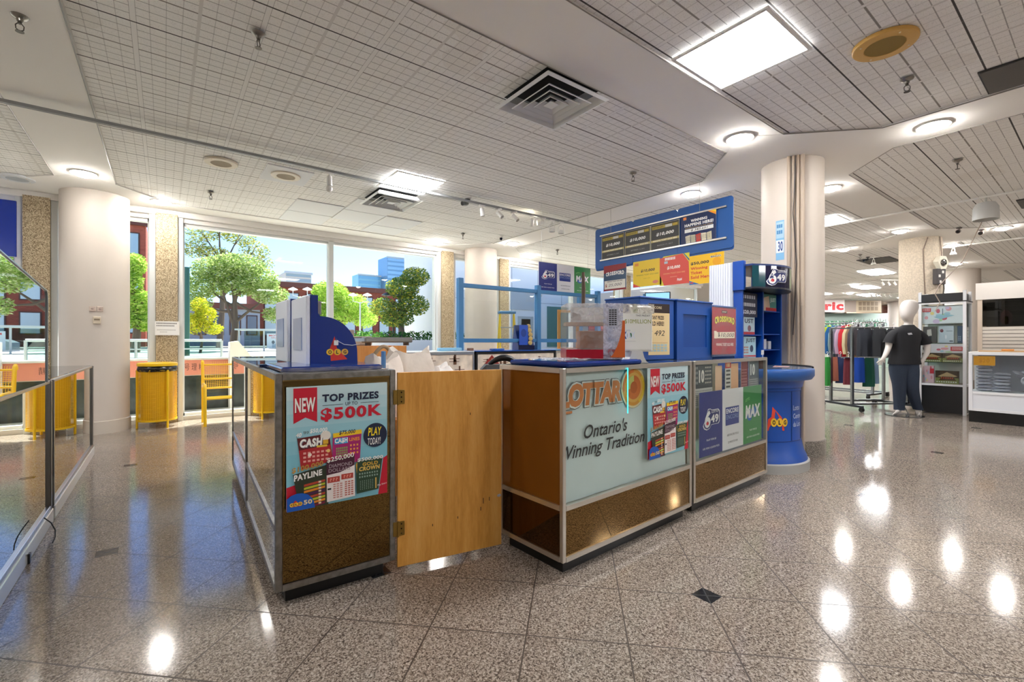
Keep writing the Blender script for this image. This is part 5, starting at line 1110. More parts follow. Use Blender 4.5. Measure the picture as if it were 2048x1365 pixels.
E_ = [(0, 1), (1, 2), (2, 3), (3, 4), (4, 5), (5, 6), (6, 7), (7, 8), (8, 9), (3, 10), (10, 11), (11, 12), (12, 13), (13, 14), (14, 15), (3, 16), (16, 17), (17, 18), (18, 19), (19, 20), (20, 21),
      (0, 22), (22, 23), (23, 24), (24, 25), (25, 26), (26, 27), (27, 28), (0, 29), (29, 30), (30, 31), (31, 32), (32, 33), (33, 34), (34, 35)]
def add_hand(base, i0, dirs, r=.0085):
    for (a, b, c_) in dirs:
        k = len(N); N.append((a, r)); N.append((b, r*.95)); N.append((c_, r*.8)); E_.extend([(i0, k), (k, k+1), (k+1, k+2)])
def v3(p, dx, dz, dy=0): return (p[0]+dx, p[1]+dy, p[2]+dz)
b1 = px(1829, 721, -.09)
add_hand(b1, 15, [(v3(b1, -.030, -.03), v3(b1, -.042, -.065), v3(b1, -.05, -.09)), (v3(b1, -.010, -.035), v3(b1, -.018, -.078), v3(b1, -.024, -.108)), (v3(b1, .010, -.033), v3(b1, .006, -.075), v3(b1, .0, -.104)), (v3(b1, .028, -.028), v3(b1, .028, -.06), v3(b1, .022, -.085)), (v3(b1, -.045, .0), v3(b1, -.062, -.025), v3(b1, -.066, -.045))])
b2 = px(1753, 719, -.065)
add_hand(b2, 21, [(v3(b2, -.035, -.012), v3(b2, -.065, -.03), v3(b2, -.085, -.05)), (v3(b2, -.028, -.026), v3(b2, -.052, -.052), v3(b2, -.066, -.078)), (v3(b2, -.014, -.034), v3(b2, -.030, -.066), v3(b2, -.04, -.09)), (v3(b2, .004, -.034), v3(b2, -.006, -.062), v3(b2, -.012, -.082)), (v3(b2, .03, -.01), v3(b2, .034, -.032), v3(b2, .03, -.05))])
skin('body', N, E_, skinm, mq)
# shirt and trousers: closed cloth shells lofted round the body, open sleeves and hem
def loft(name, rings, m, parent, n=28, wob=0, seed=0, close=False):
    """rings: (centre, (rx, ry), tilt direction or None)"""
    mb = MB(); P = []; rr = random.Random(seed); ph = rr.random()*6
    for i, (c, (rx, ry), ax) in enumerate(rings):
        q = i/(len(rings)-1)
        if ax is None: u, w = Vector((1, 0, 0)), Vector((0, 1, 0))
        else:
            d = Vector(ax).normalized(); u = Vector((0, 1, 0)).cross(d).normalized()*-1; w = Vector((0, 1, 0)); w = (w-d*w.dot(d)).normalized()
        for j in range(n):
            a_ = 2*math.pi*j/n; k_ = 1+wob*q*math.sin(5*a_+ph)+wob*.5*math.sin(9*a_+ph+q*6); P.append(Vector(c)+u*rx*k_*math.cos(a_)+w*ry*k_*math.sin(a_))
    F = [(i*n+j, i*n+(j+1) % n, (i+1)*n+(j+1) % n, (i+1)*n+j) for i in range(len(rings)-1) for j in range(n)]
    if close: F.append(tuple(range(n)))
    mb.add(P, F, m, True); o = mb.build(name, parent); s_ = o.modifiers.new('smooth', 'SUBSURF'); s_.levels = s_.render_levels = 1; return o
blk = pm('#15161b', .8, name='black_cotton', bump=.15, bscale=12); dn = pm('#2b3648', .85, name='denim', bump=.3, bscale=80, var=.08)
loft('t_shirt', [(px(1812, 650), (.074, .064), None), (px(1811, 653), (.10, .075), None), (px(1809, 657.5), (.17, .095), None), (px(1808, 663), (.225, .118), None), (px(1807, 674), (.225, .135), None), (px(1806, 686), (.205, .142), None), (px(1806, 698), (.195, .142), None), (px(1805, 712), (.205, .15), None), (px(1805, 722), (.22, .158), None), (px(1805, 728), (.225, .16), None)], blk, mq, wob=.035, seed=3)
loft('sleeve', [(px(1824, 663), (.052, .07), (1, 0, -.7)), (px(1833, 668, -.01), (.066, .078), (.7, 0, -.9)), (px(1840, 677, -.015), (.074, .078), (.35, 0, -1)), (px(1844, 688, -.02), (.078, .078), (.25, 0, -1))], blk, mq, wob=.04, seed=5)
loft('sleeve', [(px(1791, 663), (.052, .07), (-1, 0, -.7)), (px(1783, 668, .01), (.066, .078), (-.7, 0, -.9)), (px(1778, 677, .01), (.074, .078), (-.3, 0, -1)), (px(1774, 687, .01), (.076, .078), (-.25, 0, -1))], blk, mq, wob=.04, seed=6)
loft('trouser_leg', [(px(1808, 716), (.13, .145), None), (px(1812, 732, 0), (.125, .14), None), (px(1813, 748, -.03), (.105, .115), None), (px(1812, 766, -.06), (.083, .09), None), (px(1818, 782, -.02), (.080, .085), None), (px(1828, 800, .03), (.072, .075), None), (px(1837, 815, .06), (.062, .068), None), (px(1839, 820, .06), (.062, .07), None)], dn, mq, wob=.03, seed=8)
loft('trouser_leg', [(px(1801, 716), (.145, .145), None), (px(1796, 732, .02), (.13, .14), None), (px(1795, 750, .02), (.112, .118), None), (px(1797, 768, .02), (.086, .09), None), (px(1799, 784, .04), (.082, .085), None), (px(1802, 800, .07), (.074, .078), None), (px(1804, 816, .09), (.066, .072), None), (px(1804, 821, .09), (.066, .074), None)], dn, mq, wob=.03, seed=9)
mb = MB(); draw(mb, [('p', [(0, .2), (.8, 0), (1, .8), (.2, 1)], '#c9ccd4')], .07, .035, at=lambda s, q, L: (-.085+.07*s, -.1385-.006*s, 1.265-.035*q)); mb.build('chest_print', mq)
n = 12; mb = MB(); P = []
for i in range(n+1):
    q = i/n; z = 1.20-.36*q; row = 1.02*(.205-.012*math.sin(math.pi*q)); a0, a1 = R(-40+6*q), R(-40+6*q+26*math.sin(math.pi*min(1, .12+q*.88)))
    for a_ in (a0, (a0+a1)/2, a1): P.append((row*math.cos(a_)+.0, .147*math.sin(a_)*1.02, z))
mb.add(P, [(3*i+k, 3*i+k+1, 3*i+k+4, 3*i+k+3) for i in range(n) for k in (0, 1)], pm('#8f9fb8', .6), True); mb.build('side_print', mq)
MB().lathe([(.24, 0), (.24, .008), (0, .012)], pm('#3a3d40', .15, .3), 48, (0, .02, 0)).build('base_plate', mq)
MB().tube([(.14, .10, .01), (.10, .12, .10), (.03, .09, .25)], .008, M['chrome'], 8).build('support_rod', mq)

# racks with clothes
def rack(loc, rz, label, W=.9, h=1.36):
    t = thing('clothes_rack', label, 'clothes rack', loc, rz); g = pm('#9c9fa2', .25, 1)
    for x in (-W/2, W/2):
        for y in (-.22, .22): MB().box(x-.02, x+.02, y-.02, y+.02, .06, h, g, .003).build('post', t)
        MB().box(x-.025, x+.025, -.42, .42, .065, .10, pm('#4a4e52', .35, .8), .004).build('foot', t)
        for y in (-.40, .40):
            MB().tube([(x-.022, y, .035), (x+.022, y, .035)], .034, M['black'], 14).build('castor', t)
    for y in (-.22, .22):
        MB().tube([(-W/2, y, h), (W/2, y, h)], .013, g).build('top_rail', t); MB().box(-W/2, W/2, y-.015, y+.015, .09, .12, g).build('bottom_rail', t)
    MB().tube([(-W/2, 0, .86), (W/2, 0, .86)], .010, g).build('middle_rail', t); return t
rack(W3(6.06, 7.80, 0), YAW+.1, 'chrome four-post clothes rack holding dark shorts, behind the mannequin', 1.0)
rack(W3(7.02, 9.80, 0), YAW-R(61), 'chrome clothes rack holding bright jackets, left of the dark shorts', 1.35, 1.52)
def garment(name, w, l, d, c, label, loc, rz, seed=0, shorts=False, sleeves=True, group=None, cat='clothing'):
    rr = random.Random(seed); ph = rr.random()*6
    t = thing(name, label, cat, loc, rz, group); nu, nv = 26, 12; P = []; F = []
    for j in range(nv+1):
        q = j/nv; ww = (w*.5*(.92+.10*q)) if shorts else w*.5*(.42+.58*min(1, q*5))*(1+.12*q)
        for i in range(nu):
            a = 2*math.pi*i/nu; dd = d*.5*(.45+.55*min(1, q*3)); fold = 1+.30*q*math.sin(6*a+ph)
            P.append((ww*math.cos(a)*(1+.04*math.sin(5*a+ph)*q), dd*math.sin(a)*fold, -l*q))
    for j in range(nv):
        for i in range(nu): F.append((j*nu+i, j*nu+(i+1) % nu, (j+1)*nu+(i+1) % nu, (j+1)*nu+i))
    F += [tuple(range(nu))[::-1], tuple(nv*nu+i for i in range(nu))]
    m = pm(c, .8, bump=.2, bscale=30); MB().add(P, F, m, True).build('cloth', t)
    if sleeves:
        for s_ in (-1, 1): MB().tube([(s_*w*.40, 0, -.05), (s_*w*.56, .01, -.20), (s_*w*.58, .02, -.42), (s_*w*.55, .02, -.60)], [.045, .06, .055, .04], m, 10).build('sleeve', t)
    hg = M['chrome'] if seed % 2 else pm('#e9e9ec', .3)
    mb = MB(); mb.tube([(0, 0, .0), (0, 0, .05), (.02, 0, .075), (.0, 0, .095), (-.02, 0, .08)], .004, hg, 6)
    if shorts: mb.box(-w*.48, w*.48, -.008, .008, -.015, .0, hg)
    else: mb.tube([(-w*.40, 0, -.05), (0, 0, .01), (w*.40, 0, -.05)], .006, hg, 6)
    mb.build('hanger', t); return t
def W3(x, d, z): return (d*.6043+x*.7968, d*.7968-x*.6043, z)   # forward distance d, sideways x
k = 0
for i, (x, d, c, l) in enumerate(((5.80, 7.55, '#262a33', 'charcoal shorts at the left end of the front rail'), (6.01, 7.50, '#2a2c30', 'dark grey shorts with side seam, middle of the front rail'), (6.21, 7.46, '#23242a', 'near-black shorts at the right of the front rail, beside the mannequin'))):
    garment('shorts', .24, .46, .13, c, l, W3(x, d, 1.34), YAW, i, True, False, 'dark shorts on the front rail')
rows = [(6.03, 9.0, '#2f6ea8', 'blue jacket at the far left of the jacket rail', .42), (6.15, 8.9, '#c3dc2c', 'neon yellow-green jacket at the left of the jacket rail', .58), (6.24, 8.8, '#145a94', 'royal blue jacket next to the neon one', .62), (6.33, 8.7, '#7f9fa8', 'teal and grey top hanging after the blue jacket', .68), (6.41, 8.6, '#6f6a7a', 'grey hooded top in the middle of the jacket rail', .70),
        (6.47, 8.5, '#b9a0b8', 'pale lilac top left of the red jacket', .78), (6.52, 8.4, '#c21f2e', 'bright red jacket with white trim', .74), (6.53, 8.3, '#d6c9a0', 'cream jacket right of the red one', .70), (6.55, 8.2, '#8c6f52', 'brown patterned jacket right of the cream one', .70), (6.52, 8.1, '#3e3942', 'dark jacket nearest the dark shorts', .60)]
JR = (.682, .693, .702, .7105, .718, .7247, .733, .742, .7486, .754)
for i, (x, d, c, l, ln) in enumerate(rows):
    x = JR[i]*d
    garment('jacket', .42, ln*1.02, .085, c, l, W3(x*1.125, d*1.125, 1.475), YAW+R(29), 11+i, False, True, 'jackets on the side rail')
low = [('#1c4fb8', 'royal blue trousers below the dark shorts'), ('#6b2530', 'maroon shorts below the dark shorts'), ('#125a48', 'deep green shorts below the dark shorts'), ('#16181d', 'black shorts on the low rail'), ('#7a96b4', 'pale denim shorts at the right of the low rail'), ('#2f8f3a', 'green shorts at the left of the low rail'), ('#b06a55', 'rust-coloured shorts on the low rail'), ('#20305a', 'navy shorts on the low rail')]
for i, (c, l) in enumerate(low):
    garment('shorts', .20, .42+.04*(i % 3), .09, c, l, W3([5.86, 5.72, 6.10, 5.98, 6.25, 5.50, 5.62, 5.80][i], 7.75+.05*i, .86), YAW+.25*(i % 2), 31+i, True, False, 'shorts on the low rail')
ORD = ['first', 'second', 'third', 'fourth', 'fifth', 'sixth', 'seventh', 'eighth', 'ninth', 'tenth', 'eleventh', 'twelfth', 'thirteenth', 'fourteenth']
for i in range(14):
    x = 5.62+.045*i; mb = MB(); mb.tube([(-.05, 0, .0), (-.05, 0, .05), (0, 0, .07), (.05, 0, .05), (.05, 0, 0)], .005, M['chrome'] if i % 2 else pm('#e9e9ec', .3), 6); mb.tube([(0, 0, .07), (0, 0, .11), (.015, 0, .125)], .004, M['chrome'], 6); mb.box(-.06, .06, -.004, .004, -.01, .003, pm('#e9e9ec', .3) if i % 3 else M['black'])
    mb.build('empty_hanger', None, W3(x, 7.62+.0*i, 1.365+.015*(i % 3)), YAW+.6*(i % 3), ('chrome' if i % 2 else 'white')+' clothes hanger over the dark shorts, '+ORD[i]+' from the left', 'hanger', 'hangers above the dark shorts')

# tall black and white showcase
t = thing('tall_showcase', 'tall white-framed glass showcase with black base and crown, right of the mannequin', 'showcase', (9.28, 1.335, 0), R(-75.5-0) )
# front runs from its left back corner towards the camera's right; local x along the front
t.location = (9.66, 1.93, 0); t.rotation_euler = (0, 0, R(-90)); W, D, Hh = .555, .45, 1.915
wf2 = pm('#e4e5e8', .4)
MB().box(.02, W-.02, .02, D-.02, .02, .44, pm('#131417', .4), .004).build('base_cabinet', t)
mb = MB()
for x in (0, W-.04):
    for y in (0, D-.04): mb.box(x, x+.04, y, y+.04, 0, Hh, wf2, .003)
for z in (.44, 1.72): mb.box(.04, W-.04, 0, .03, z, z+.03, wf2); mb.box(0, .03, .04, D-.04, z, z+.03, wf2); mb.box(W-.03, W, .04, D-.04, z, z+.03, wf2)
mb.build('frame', t)
MB().box(.035, W-.035, .0, D, 1.76, 1.88, pm('#16171b', .35), .003).build('crown', t)
MB().box(-.01, W+.01, -.01, D+.01, 1.745, 1.758, M['black']).build('crown_trim', t)
for q in ((.04, W-.04, .012, .016), ): MB().box(*q, .47, 1.72, glass('#f2f6f6', .8)).build('door_glass', t)
MB().box(W-.02, W-.016, .04, D-.04, .47, 1.72, glass('#f2f6f6', .8)).build('side_glass', t)
MB().box(.04, W-.04, D-.02, D-.012, .47, 1.72, pm('#d9d6cf', .6)).build('back_panel', t)
for z in (.80, 1.10, 1.40): MB().box(.04, W-.04, .04, D-.02, z, z+.008, glass('#bcd4cc', 2, 1.5)).build('glass_shelf', t)
def inshow(name, x, w, z, h, items, label, base='#dddddd', y=.05, th=.05, cat='box'): 
    a = t.rotation_euler.z; return sheet(name, w*.816, h, items, label, cat, (t.location.x+x*.816*math.cos(a)-y*math.sin(a), t.location.y+x*.816*math.sin(a)+y*math.cos(a), z), a, base=base, th=th)
confetti = lambda sd, n=9: [('c', *(lambda r_: (r_.random()*.86+.07, r_.random()*.8+.1, .04+.05*r_.random(), .07+.06*r_.random()))(random.Random(sd*31+i)), ('#e9a0a8', '#a9cfe0', '#f0d98a', '#b8d8a8', '#d96a7a', '#d9c0e0')[i % 6]) for i in range(n)]
inshow('toy_box', .05, .58, 1.418, .27, [('r', 0, 0, 1, 1, '#e6eaee')] + confetti(1, 14) + [('r', .0, .10, .22, .32, '#d94a50'), ('g', .02, .13, .20, .29, 4, 2, .7, .5, '#f4e0e0'), ('p', [(.28, .62), (.62, .48), (.80, .56), (.46, .76)], '#9cc6d8'), ('r', .50, .15, .52, .5, '#6a7a8a')], 'wide pale box with a red corner label on the top shelf', '#e6eaee')
inshow('product_box', .06, .20, 1.11, .26, [('r', 0, 0, 1, 1, '#5f5a58'), ('p', [(.3, .2), (.6, .15), (.65, .55), (.3, .6)], '#d9d0c8'), ('r', .3, .6, .62, .95, '#2a2c34')], 'grey box with a figure picture on the second shelf', '#5f5a58')
inshow('product_box', .29, .21, 1.11, .265, [('r', 0, 0, 1, 1, '#c6cfda'), ('c', .2, .28, .12, .10, '#7a3a44'), ('r', .5, .28, .92, .32, '#8a93a0'), ('c', .48, .65, .06, .12, '#e6e4ea'), ('r', .72, .86, .95, .92, '#3a3f4a')], 'pale blue-grey box with a maroon emblem on the second shelf', '#c6cfda')
inshow('product_box', .55, .07, 1.11, .26, [('r', 0, 0, 1, 1, '#2f4a68'), ('g', .2, .6, .8, .9, 2, 3, .6, .5, '#a9c0d4')], 'narrow dark blue box at the right of the second shelf', '#2f4a68')
inshow('toy_box', .05, .58, .955, .14, [('r', 0, 0, 1, 1, '#e9dfe4')] + confetti(5, 8) + [('c', .10, .5, .085, .4, '#23242a'), ('r', .70, .30, 1, .78, '#d94a50'), ('g', .74, .4, .97, .7, 6, 2, .7, .5, '#f4e0e0')], 'flat pale box with a black wheel print and red label under the second shelf', '#e9dfe4')
wd = lambda: [('r', 0, 0, 1, 1, '#4a3320'), ('r', 0, .55, 1, 1, '#8a8f4a'), ('p', [(.1, .45), (.5, .1), (.95, .4), (.6, .55)], '#c9a878'), ('p', [(.15, .75), (.3, .45), (.75, .45), (.9, .75)], '#5a2f18'), ('g', .25, .5, .8, .62, 6, 1, .6, 1, '#c8502a'), ('g', .05, .82, .95, .95, 9, 1, .6, .7, '#e6e2d8')]
inshow('playset_box', .05, .28, .81, .14, wd(), 'brown and green playset box, left one on the third shelf', '#4a3320')
inshow('playset_box', .34, .29, .81, .14, wd(), 'brown and green playset box, right one on the third shelf', '#4a3320')
inshow('toy_box', .05, .17, .475, .27, [('r', 0, 0, 1, 1, '#f0c9d0')] + confetti(8, 8) + [('r', .65, .15, 1, .45, '#e0404a')], 'pink box with white clouds at the bottom left', '#f0c9d0')
inshow('playset_box', .24, .33, .475, .20, wd(), 'large brown playset box at the bottom of the tall showcase', '#4a3320')

# low white showcase with silver packets
t = thing('low_showcase', 'low white-framed glass showcase full of silver packets at the right edge', 'showcase', (9.07, 1.27, 0), R(-90)); W, D, Hh = 1.9, .5, .98; a = t.rotation_euler.z
MB().box(.0, W, .03, D, 0, .16, M['kick']).build('kick_base', t)
mb = MB()
for x in (0, W-.04, W/2):
    for y in (0, D-.04): mb.box(x, x+.04, y, y+.04, .16, Hh, wf2, .003)
for z in (.16, .40, .945): mb.box(.04, W-.04, 0, .04, z, z+.035, wf2); mb.box(0, .04, .04, D-.04, z, z+.035, wf2)
mb.build('frame', t)
MB().box(.04, W-.04, .01, .02, .195, .40, pm('#dfe2e8', .35)).build('lower_panel', t); MB().box(.04, W-.04, .01, .014, .435, .945, glass('#f2f6f6', .8)).build('front_glass', t)
MB().box(.0, W, .0, D, .98, .988, pm('#e9e6e2', .4)).build('top', t); MB().box(.04, W-.04, .04, D-.02, .42, .435, pm('#d9dade', .5)).build('shelf', t); MB().box(.04, W-.04, D-.02, D-.01, .435, .945, pm('#b3b3bd', .5)).build('back_panel', t)
def lw(x, y, z): return (t.location.x+x*math.cos(a)-y*math.sin(a), t.location.y+x*math.sin(a)+y*math.cos(a), z)
sheet('price_card', .21, .13, [('r', 0, 0, 1, 1, '#f0a422'), ('t', '$20', .25, .25, .75, .75, '#d98a18', {'b': .02})], 'orange price card in the glass of the low showcase', 'price card', lw(.05, .02, .80), a, base='#f0a422', th=.002)
sv = pm('#cfcdd8', .25, .35, bump=.5, bscale=40); k = 0
pk = MB().ell((0, 0, 0), (.085, .07, .022), sv, 14, 8).build('silver_packet', None, lw(.13, .15, .46), a, 'x', 'packet')
locs = [(x, .14+.02*(j % 2), .458+.045*j) for x, n_ in ((.14, 8), (.31, 6), (.98, 5), (1.15, 4)) for j in range(n_)]
lv = [j for n_ in (8, 6, 5, 4) for j in range(n_)]; sk = [q for q, n_ in enumerate((8, 6, 5, 4)) for j in range(n_)]
for i, (x, y, z) in enumerate(locs):
    o = pk if i == 0 else copy_tree(pk); place(o, lw(x, y, z), a+rnd.uniform(-.15, .15), 'plump silver packet, '+ORD[lv[i]]+' from the bottom of the '+('leftmost', 'second', 'third', 'rightmost')[sk[i]]+' stack in the low showcase', 'stacked silver packets')
mb = MB(); rr = random.Random(6)
for i in range(46):
    x, y, z = .45+rr.random()*1.25, .10+rr.random()*.30, .47+rr.random()**1.4*.26
    from mathutils import Euler
    mb.ell((x, y, z), (.05+.05*rr.random(), .03+.03*rr.random(), .012+.02*rr.random()), sv, 9, 6, Euler((rr.uniform(-.8, .8), rr.uniform(-.6, .6), rr.random()*3)))
for i in range(7):
    x, z = .55+.17*i, .60+.1*rr.random(); mb.tube([(x+.05*math.cos(q*.7), .09, z+.05*math.sin(q*.7)) for q in range(10)], .012, sv, 8)
mb.build('silver_bags', None, t.location, a, 'tangled heap of crumpled silver bags in the low showcase', 'bags', kind='stuff')
# odds and ends on it
MB().box(0, .45, 0, .20, 0, .015, pm('#c9a070', .6), .004).build('cardboard', None, lw(.08, .15, .989), a+.1, 'flat tan cardboard on the low white showcase', 'cardboard')
MB().box(0, .12, 0, .06, 0, .022, pm('#d98a3a', .5), .006).build('orange_box', None, lw(.30, .18, 1.005), a, 'small orange box on the low white showcase', 'box')
bag(lw(.72, .26, .989), .36, .22, .20, a, 'crumpled white plastic bag with dark straps on the low white showcase', 21, .0, pm('#e0d5d2', .4, bump=.4, bscale=20))
MB().box(0, .5, 0, .12, 0, .07, pm('#7a4a3a', .6), .01).build('brown_bag', None, lw(.95, .18, .989), a, 'brown leather pouch at the right on the low white showcase', 'pouch')

# shop wall behind: slat wall, glazing, fascia
sh = thing('shop_booth', 'white slatted counter wall with dark glazing and a white fascia at the right', 'shop', (11.4, 1.48, 0), R(-90)); L = 4.2
MB().box(0, L, 0, .05, 0, .96, pm('#d9d4cc', .6)).build('lower_wall', sh)
mb = MB()
for i in range(7): mb.box(0, L, -.02, .05, .965+.061*i, .965+.061*i+.052, pm('#e4dcd2', .5))
mb.box(0, L, 0, .045, .96, 1.39, pm('#5a5048', .7)); mb.build('slat_wall', sh)
MB().box(0, L, .0, .01, 1.40, 1.86, glass('#8f938f', 1.2)).build('window_glass', sh)
mb = MB(); mb.box(0, L, .9, .95, 1.20, 2.0, pm('#3b3531', .8))
for i in range(6): mb.box(0, L, .87, .9, 1.42+.09*i, 1.43+.09*i, pm('#77706a', .5))
mb.build('dark_interior', sh)
MB().box(-.02, L, -.04, .06, 1.86, 2.15, pm('#e4dfda', .5)).build('fascia', sh)
MB().box(0, .06, -.03, .05, 0, 2.15, pm('#d9c9b8', .6)).build('corner_post', sh)
a2 = sh.rotation_euler.z
def sw(x, y, z): return (sh.location.x+x*math.cos(a2)-y*math.sin(a2), sh.location.y+x*math.sin(a2)+y*math.cos(a2), z)
sheet('fascia_sign', .5, .26, [('c', .6, .5, .22, .4, '#e2503a'), ('c', .6, .5, .12, .22, '#f4efea'), ('r', .78, .1, .95, .9, '#e2503a')], 'partly visible red emblem on the white fascia at the right edge', 'sign', sw(.62, -.045, 1.88), a2, base='#efeae6', th=.004)
MB().tube([sw(.30, .42, 1.45+.03*i) for i in range(9)], [.05, .07, .08, .08, .07, .075, .06, .04, .02], pm('#7c2a30', .5), 10).build('red_extinguisher', None, (0, 0, 0), 0, 'dark red cylinder behind the shop glazing, left side', 'cylinder')
MB().ell(sw(.80, .45, 1.49), (.26, .12, .10), pm('#26262f', .7)).build('dark_bag', None, (0, 0, 0), 0, 'dark bag lying behind the shop glazing', 'bag')
mb = MB(); mb.ell(sw(1.15, .35, 1.60), (.09, .08, .14), pm('#b08f60', .7)); mb.ell(sw(1.05, .35, 1.49), (.16, .09, .05), pm('#9a6a3a', .7)); mb.build('tan_hat', None, (0, 0, 0), 0, 'tan straw-coloured hat form behind the shop glazing', 'hat')
# loose cable hanging from the ceiling
MB().tube([W3(6.66, 6.42, C), W3(6.30, 6.42, 2.25), W3(5.98, 6.42, 1.92), W3(5.92, 6.42, 1.80), W3(5.99, 6.42, 1.68), W3(5.92, 6.42, 1.56)], .006, pm('#b9aba0', .5), 6).build('hanging_cable', None, (0, 0, 0), 0, 'loose wire hanging slantwise from the ceiling before the fascia', 'cable')
# things on the stucco column
cx, cy, cr = 10.94, 2.16, .30
def cp(a_, z, r=cr): return (cx+r*math.cos(R(a_)), cy+r*math.sin(R(a_)), z)
t = thing('emergency_light', 'white angular box lamp with cables on the stucco column', 'lamp', cp(-112, 2.52), R(-22)); mb = MB()
mb.prism([(-.12, 0), (-.07, .10), (.07, .10), (.13, .0), (.07, -.12), (-.05, -.13)], 'y', -.06, .02, pm('#ddd8c8', .5)); mb.build('housing', t)
MB().ell((0.0, -.07, -.01), (.06, .03, .06), pm('#9a9a9c', .1, 1), 14, 8).build('reflector', t)
t = thing('junction_box', 'dark grey electrical box with labels on the stucco column', 'electrical box', cp(-118, 2.13), R(-28)); MB().box(-.09, .09, -.06, .02, 0, .27, pm('#4a4648', .5), .006).build('casing', t)
mb = MB(); 
for x, z in ((.03, .19), (-.04, .12), (-.02, .02)): mb.box(x-.02, x+.02, -.062, -.06, z, z+.045, pm('#e6e4e0', .5))
mb.build('labels', t)
mb = MB(); mb.tube([cp(-150, C-.02, .31), cp(-162, 2.75, .315), cp(-160, 2.4, .31), cp(-158, 2.1, .31), cp(-155, 1.7, .31)], .008, pm('#7c6a5c', .5), 6)
mb.tube([cp(-112, C-.01, .31), cp(-108, 2.7, .32), cp(-110, 2.55, .33)], .007, pm('#7c6a5c', .5), 6); mb.tube([cp(-108, 2.35, .36), cp(-100, 2.2, .33), cp(-108, 2.05, .36), cp(-104, 1.9, .32)], .007, pm('#2c2624', .5), 6)
mb.build('column_cables', None, (0, 0, 0), 0, 'loose grey cables running down the stucco column', 'cable')
MB().tube([W3(8.91, 10.0, 2.455), W3(8.91, 10.0, C)], .003, pm('#777777', .4), 5).build('hanging_wire', None, (0, 0, 0), 0, 'wire holding the narrow orange sign right of the stucco column', 'wire')
sheet('orange_sign', .12, .36, [('r', 0, 0, 1, 1, '#e2552c'), ('g', .2, .1, .8, .9, 1, 4, 1, .6, '#8a2414')], 'narrow orange hanging sign right of the stucco column', 'sign', W3(8.85, 10.0, 2.10), R(-40), base='#e2552c', th=.004)
# deep end of the shop
for i, (x, d, w, h, z, items, l) in enumerate(((13.6, 20, .9, .55, 2.40, [('r', 0, 0, 1, 1, '#ece6e4'), ('t', 'ric', .05, .2, .95, .85, '#d2353a', {'b': .05})], 'white sign board with red letters at the far left of the aisle'),
        (14.4, 20, .6, .5, 2.40, [('r', 0, 0, 1, 1, '#9c8f86')], 'grey panel in the far aisle next to the red-lettered sign'), (15.0, 20, 1.1, .52, 2.38, [('r', 0, 0, 1, 1, '#b8a890'), ('g', .1, .1, .9, .9, 5, 2, .8, .8, '#8a7a66')], 'framed tan shelf panel over the far shops, left'),
        (19.2, 23.8, 1.1, .56, 2.42, [('r', 0, 0, 1, 1, '#a87f74'), ('g', .1, .1, .9, .9, 4, 2, .8, .8, '#8a5f58')], 'framed reddish panel over the far shops, right'))):
    sheet('far_sign', w, h, items, l, 'sign', W3(x, d, z), YAW, base='#b8aea6', th=.05)
t = thing('far_shop', 'dim shop front with glass cases in the far aisle, left', 'shop front', W3(13.6, 20.5, 0), YAW); MB().box(0, 3.2, 0, .1, 0, 2.38, pm('#8d9a92', .6)).build('wall', t)
for i in range(3): MB().box(.1+1.0*i, .95+1.0*i, -.35, -.02, 0, 2.0, pm('#a9c4b8', .25)).build('glass_case', t)
t = thing('far_partition', 'beige partition closing the far aisle', 'partition', W3(17.5, 24, 0), YAW); MB().box(0, 9, 0, .15, 0, C-.02, pm('#b59a80', .8)).build('wall', t)
t = thing('escalator', 'pale green glass balustrade of an escalator rising at the far end', 'escalator', W3(19.4, 23.3, 0), YAW)
MB().prism([(0, .9), (3.2, 2.5), (3.2, 2.9), (0, 1.9)], 'y', 0, .04, pm('#8fc4ae', .3)).build('balustrade', t); MB().prism([(0, 0), (0, .95), (3.2, 2.55), (3.2, 0)], 'y', .05, .6, pm('#b09274', .7)).build('side_wall', t)
MB().tube([(0, .02, 1.9), (3.2, .02, 2.9)], .05, pm('#f2f2ee', .3)).build('handrail', t)
# glass cases in the middle distance behind the rack
t = thing('far_showcase', 'pale green glass showcase in the aisle behind the jackets', 'showcase', W3(9.6, 14.0, 0), YAW); MB().box(0, 1.6, 0, .5, 0, .9, pm('#a8b0a4', .6)).build('base', t); MB().box(0, 1.6, 0, .5, .9, 1.75, glass('#b8dccb', 2.0, 1.5)).build('glass_top', t)
for i, (x, d, l) in enumerate(((12.0, 16.0, 'white mannequin bust torso among the hangers, nearer the middle'),)):
    mb = MB(); mb.ell((0, 0, 1.55), (.16, .11, .30), pm('#ece6df', .5)); mb.tube([(0, 0, 0), (0, 0, 1.3)], .02, M['chrome']); mb.lathe([(.15, 0), (.15, .02), (0, .03)], M['chrome'], 20); mb.build('bust_form', None, W3(x, d, 0), 0, l, 'bust form')
for x, d, l in ((13.3, 17, 'cluster of white track lamps in the far ceiling'), (10.9, 13.5, 'pair of white track lamps before the stucco column')):
    mb = MB()
    for k in range(5): mb.tube([(.18*k, 0, 0), (.18*k, 0, -.05)], .008, M['white'], 6); mb.tube([(.18*k-.02, 0, -.05), (.18*k+.04, 0, -.13)], .032, M['white'], 10)
    mb.box(-.05, .85, -.02, .02, 0, .03, M['white']); mb.build('lamp_cluster', None, W3(x, d, C-.06), YAW, l, 'lamps')
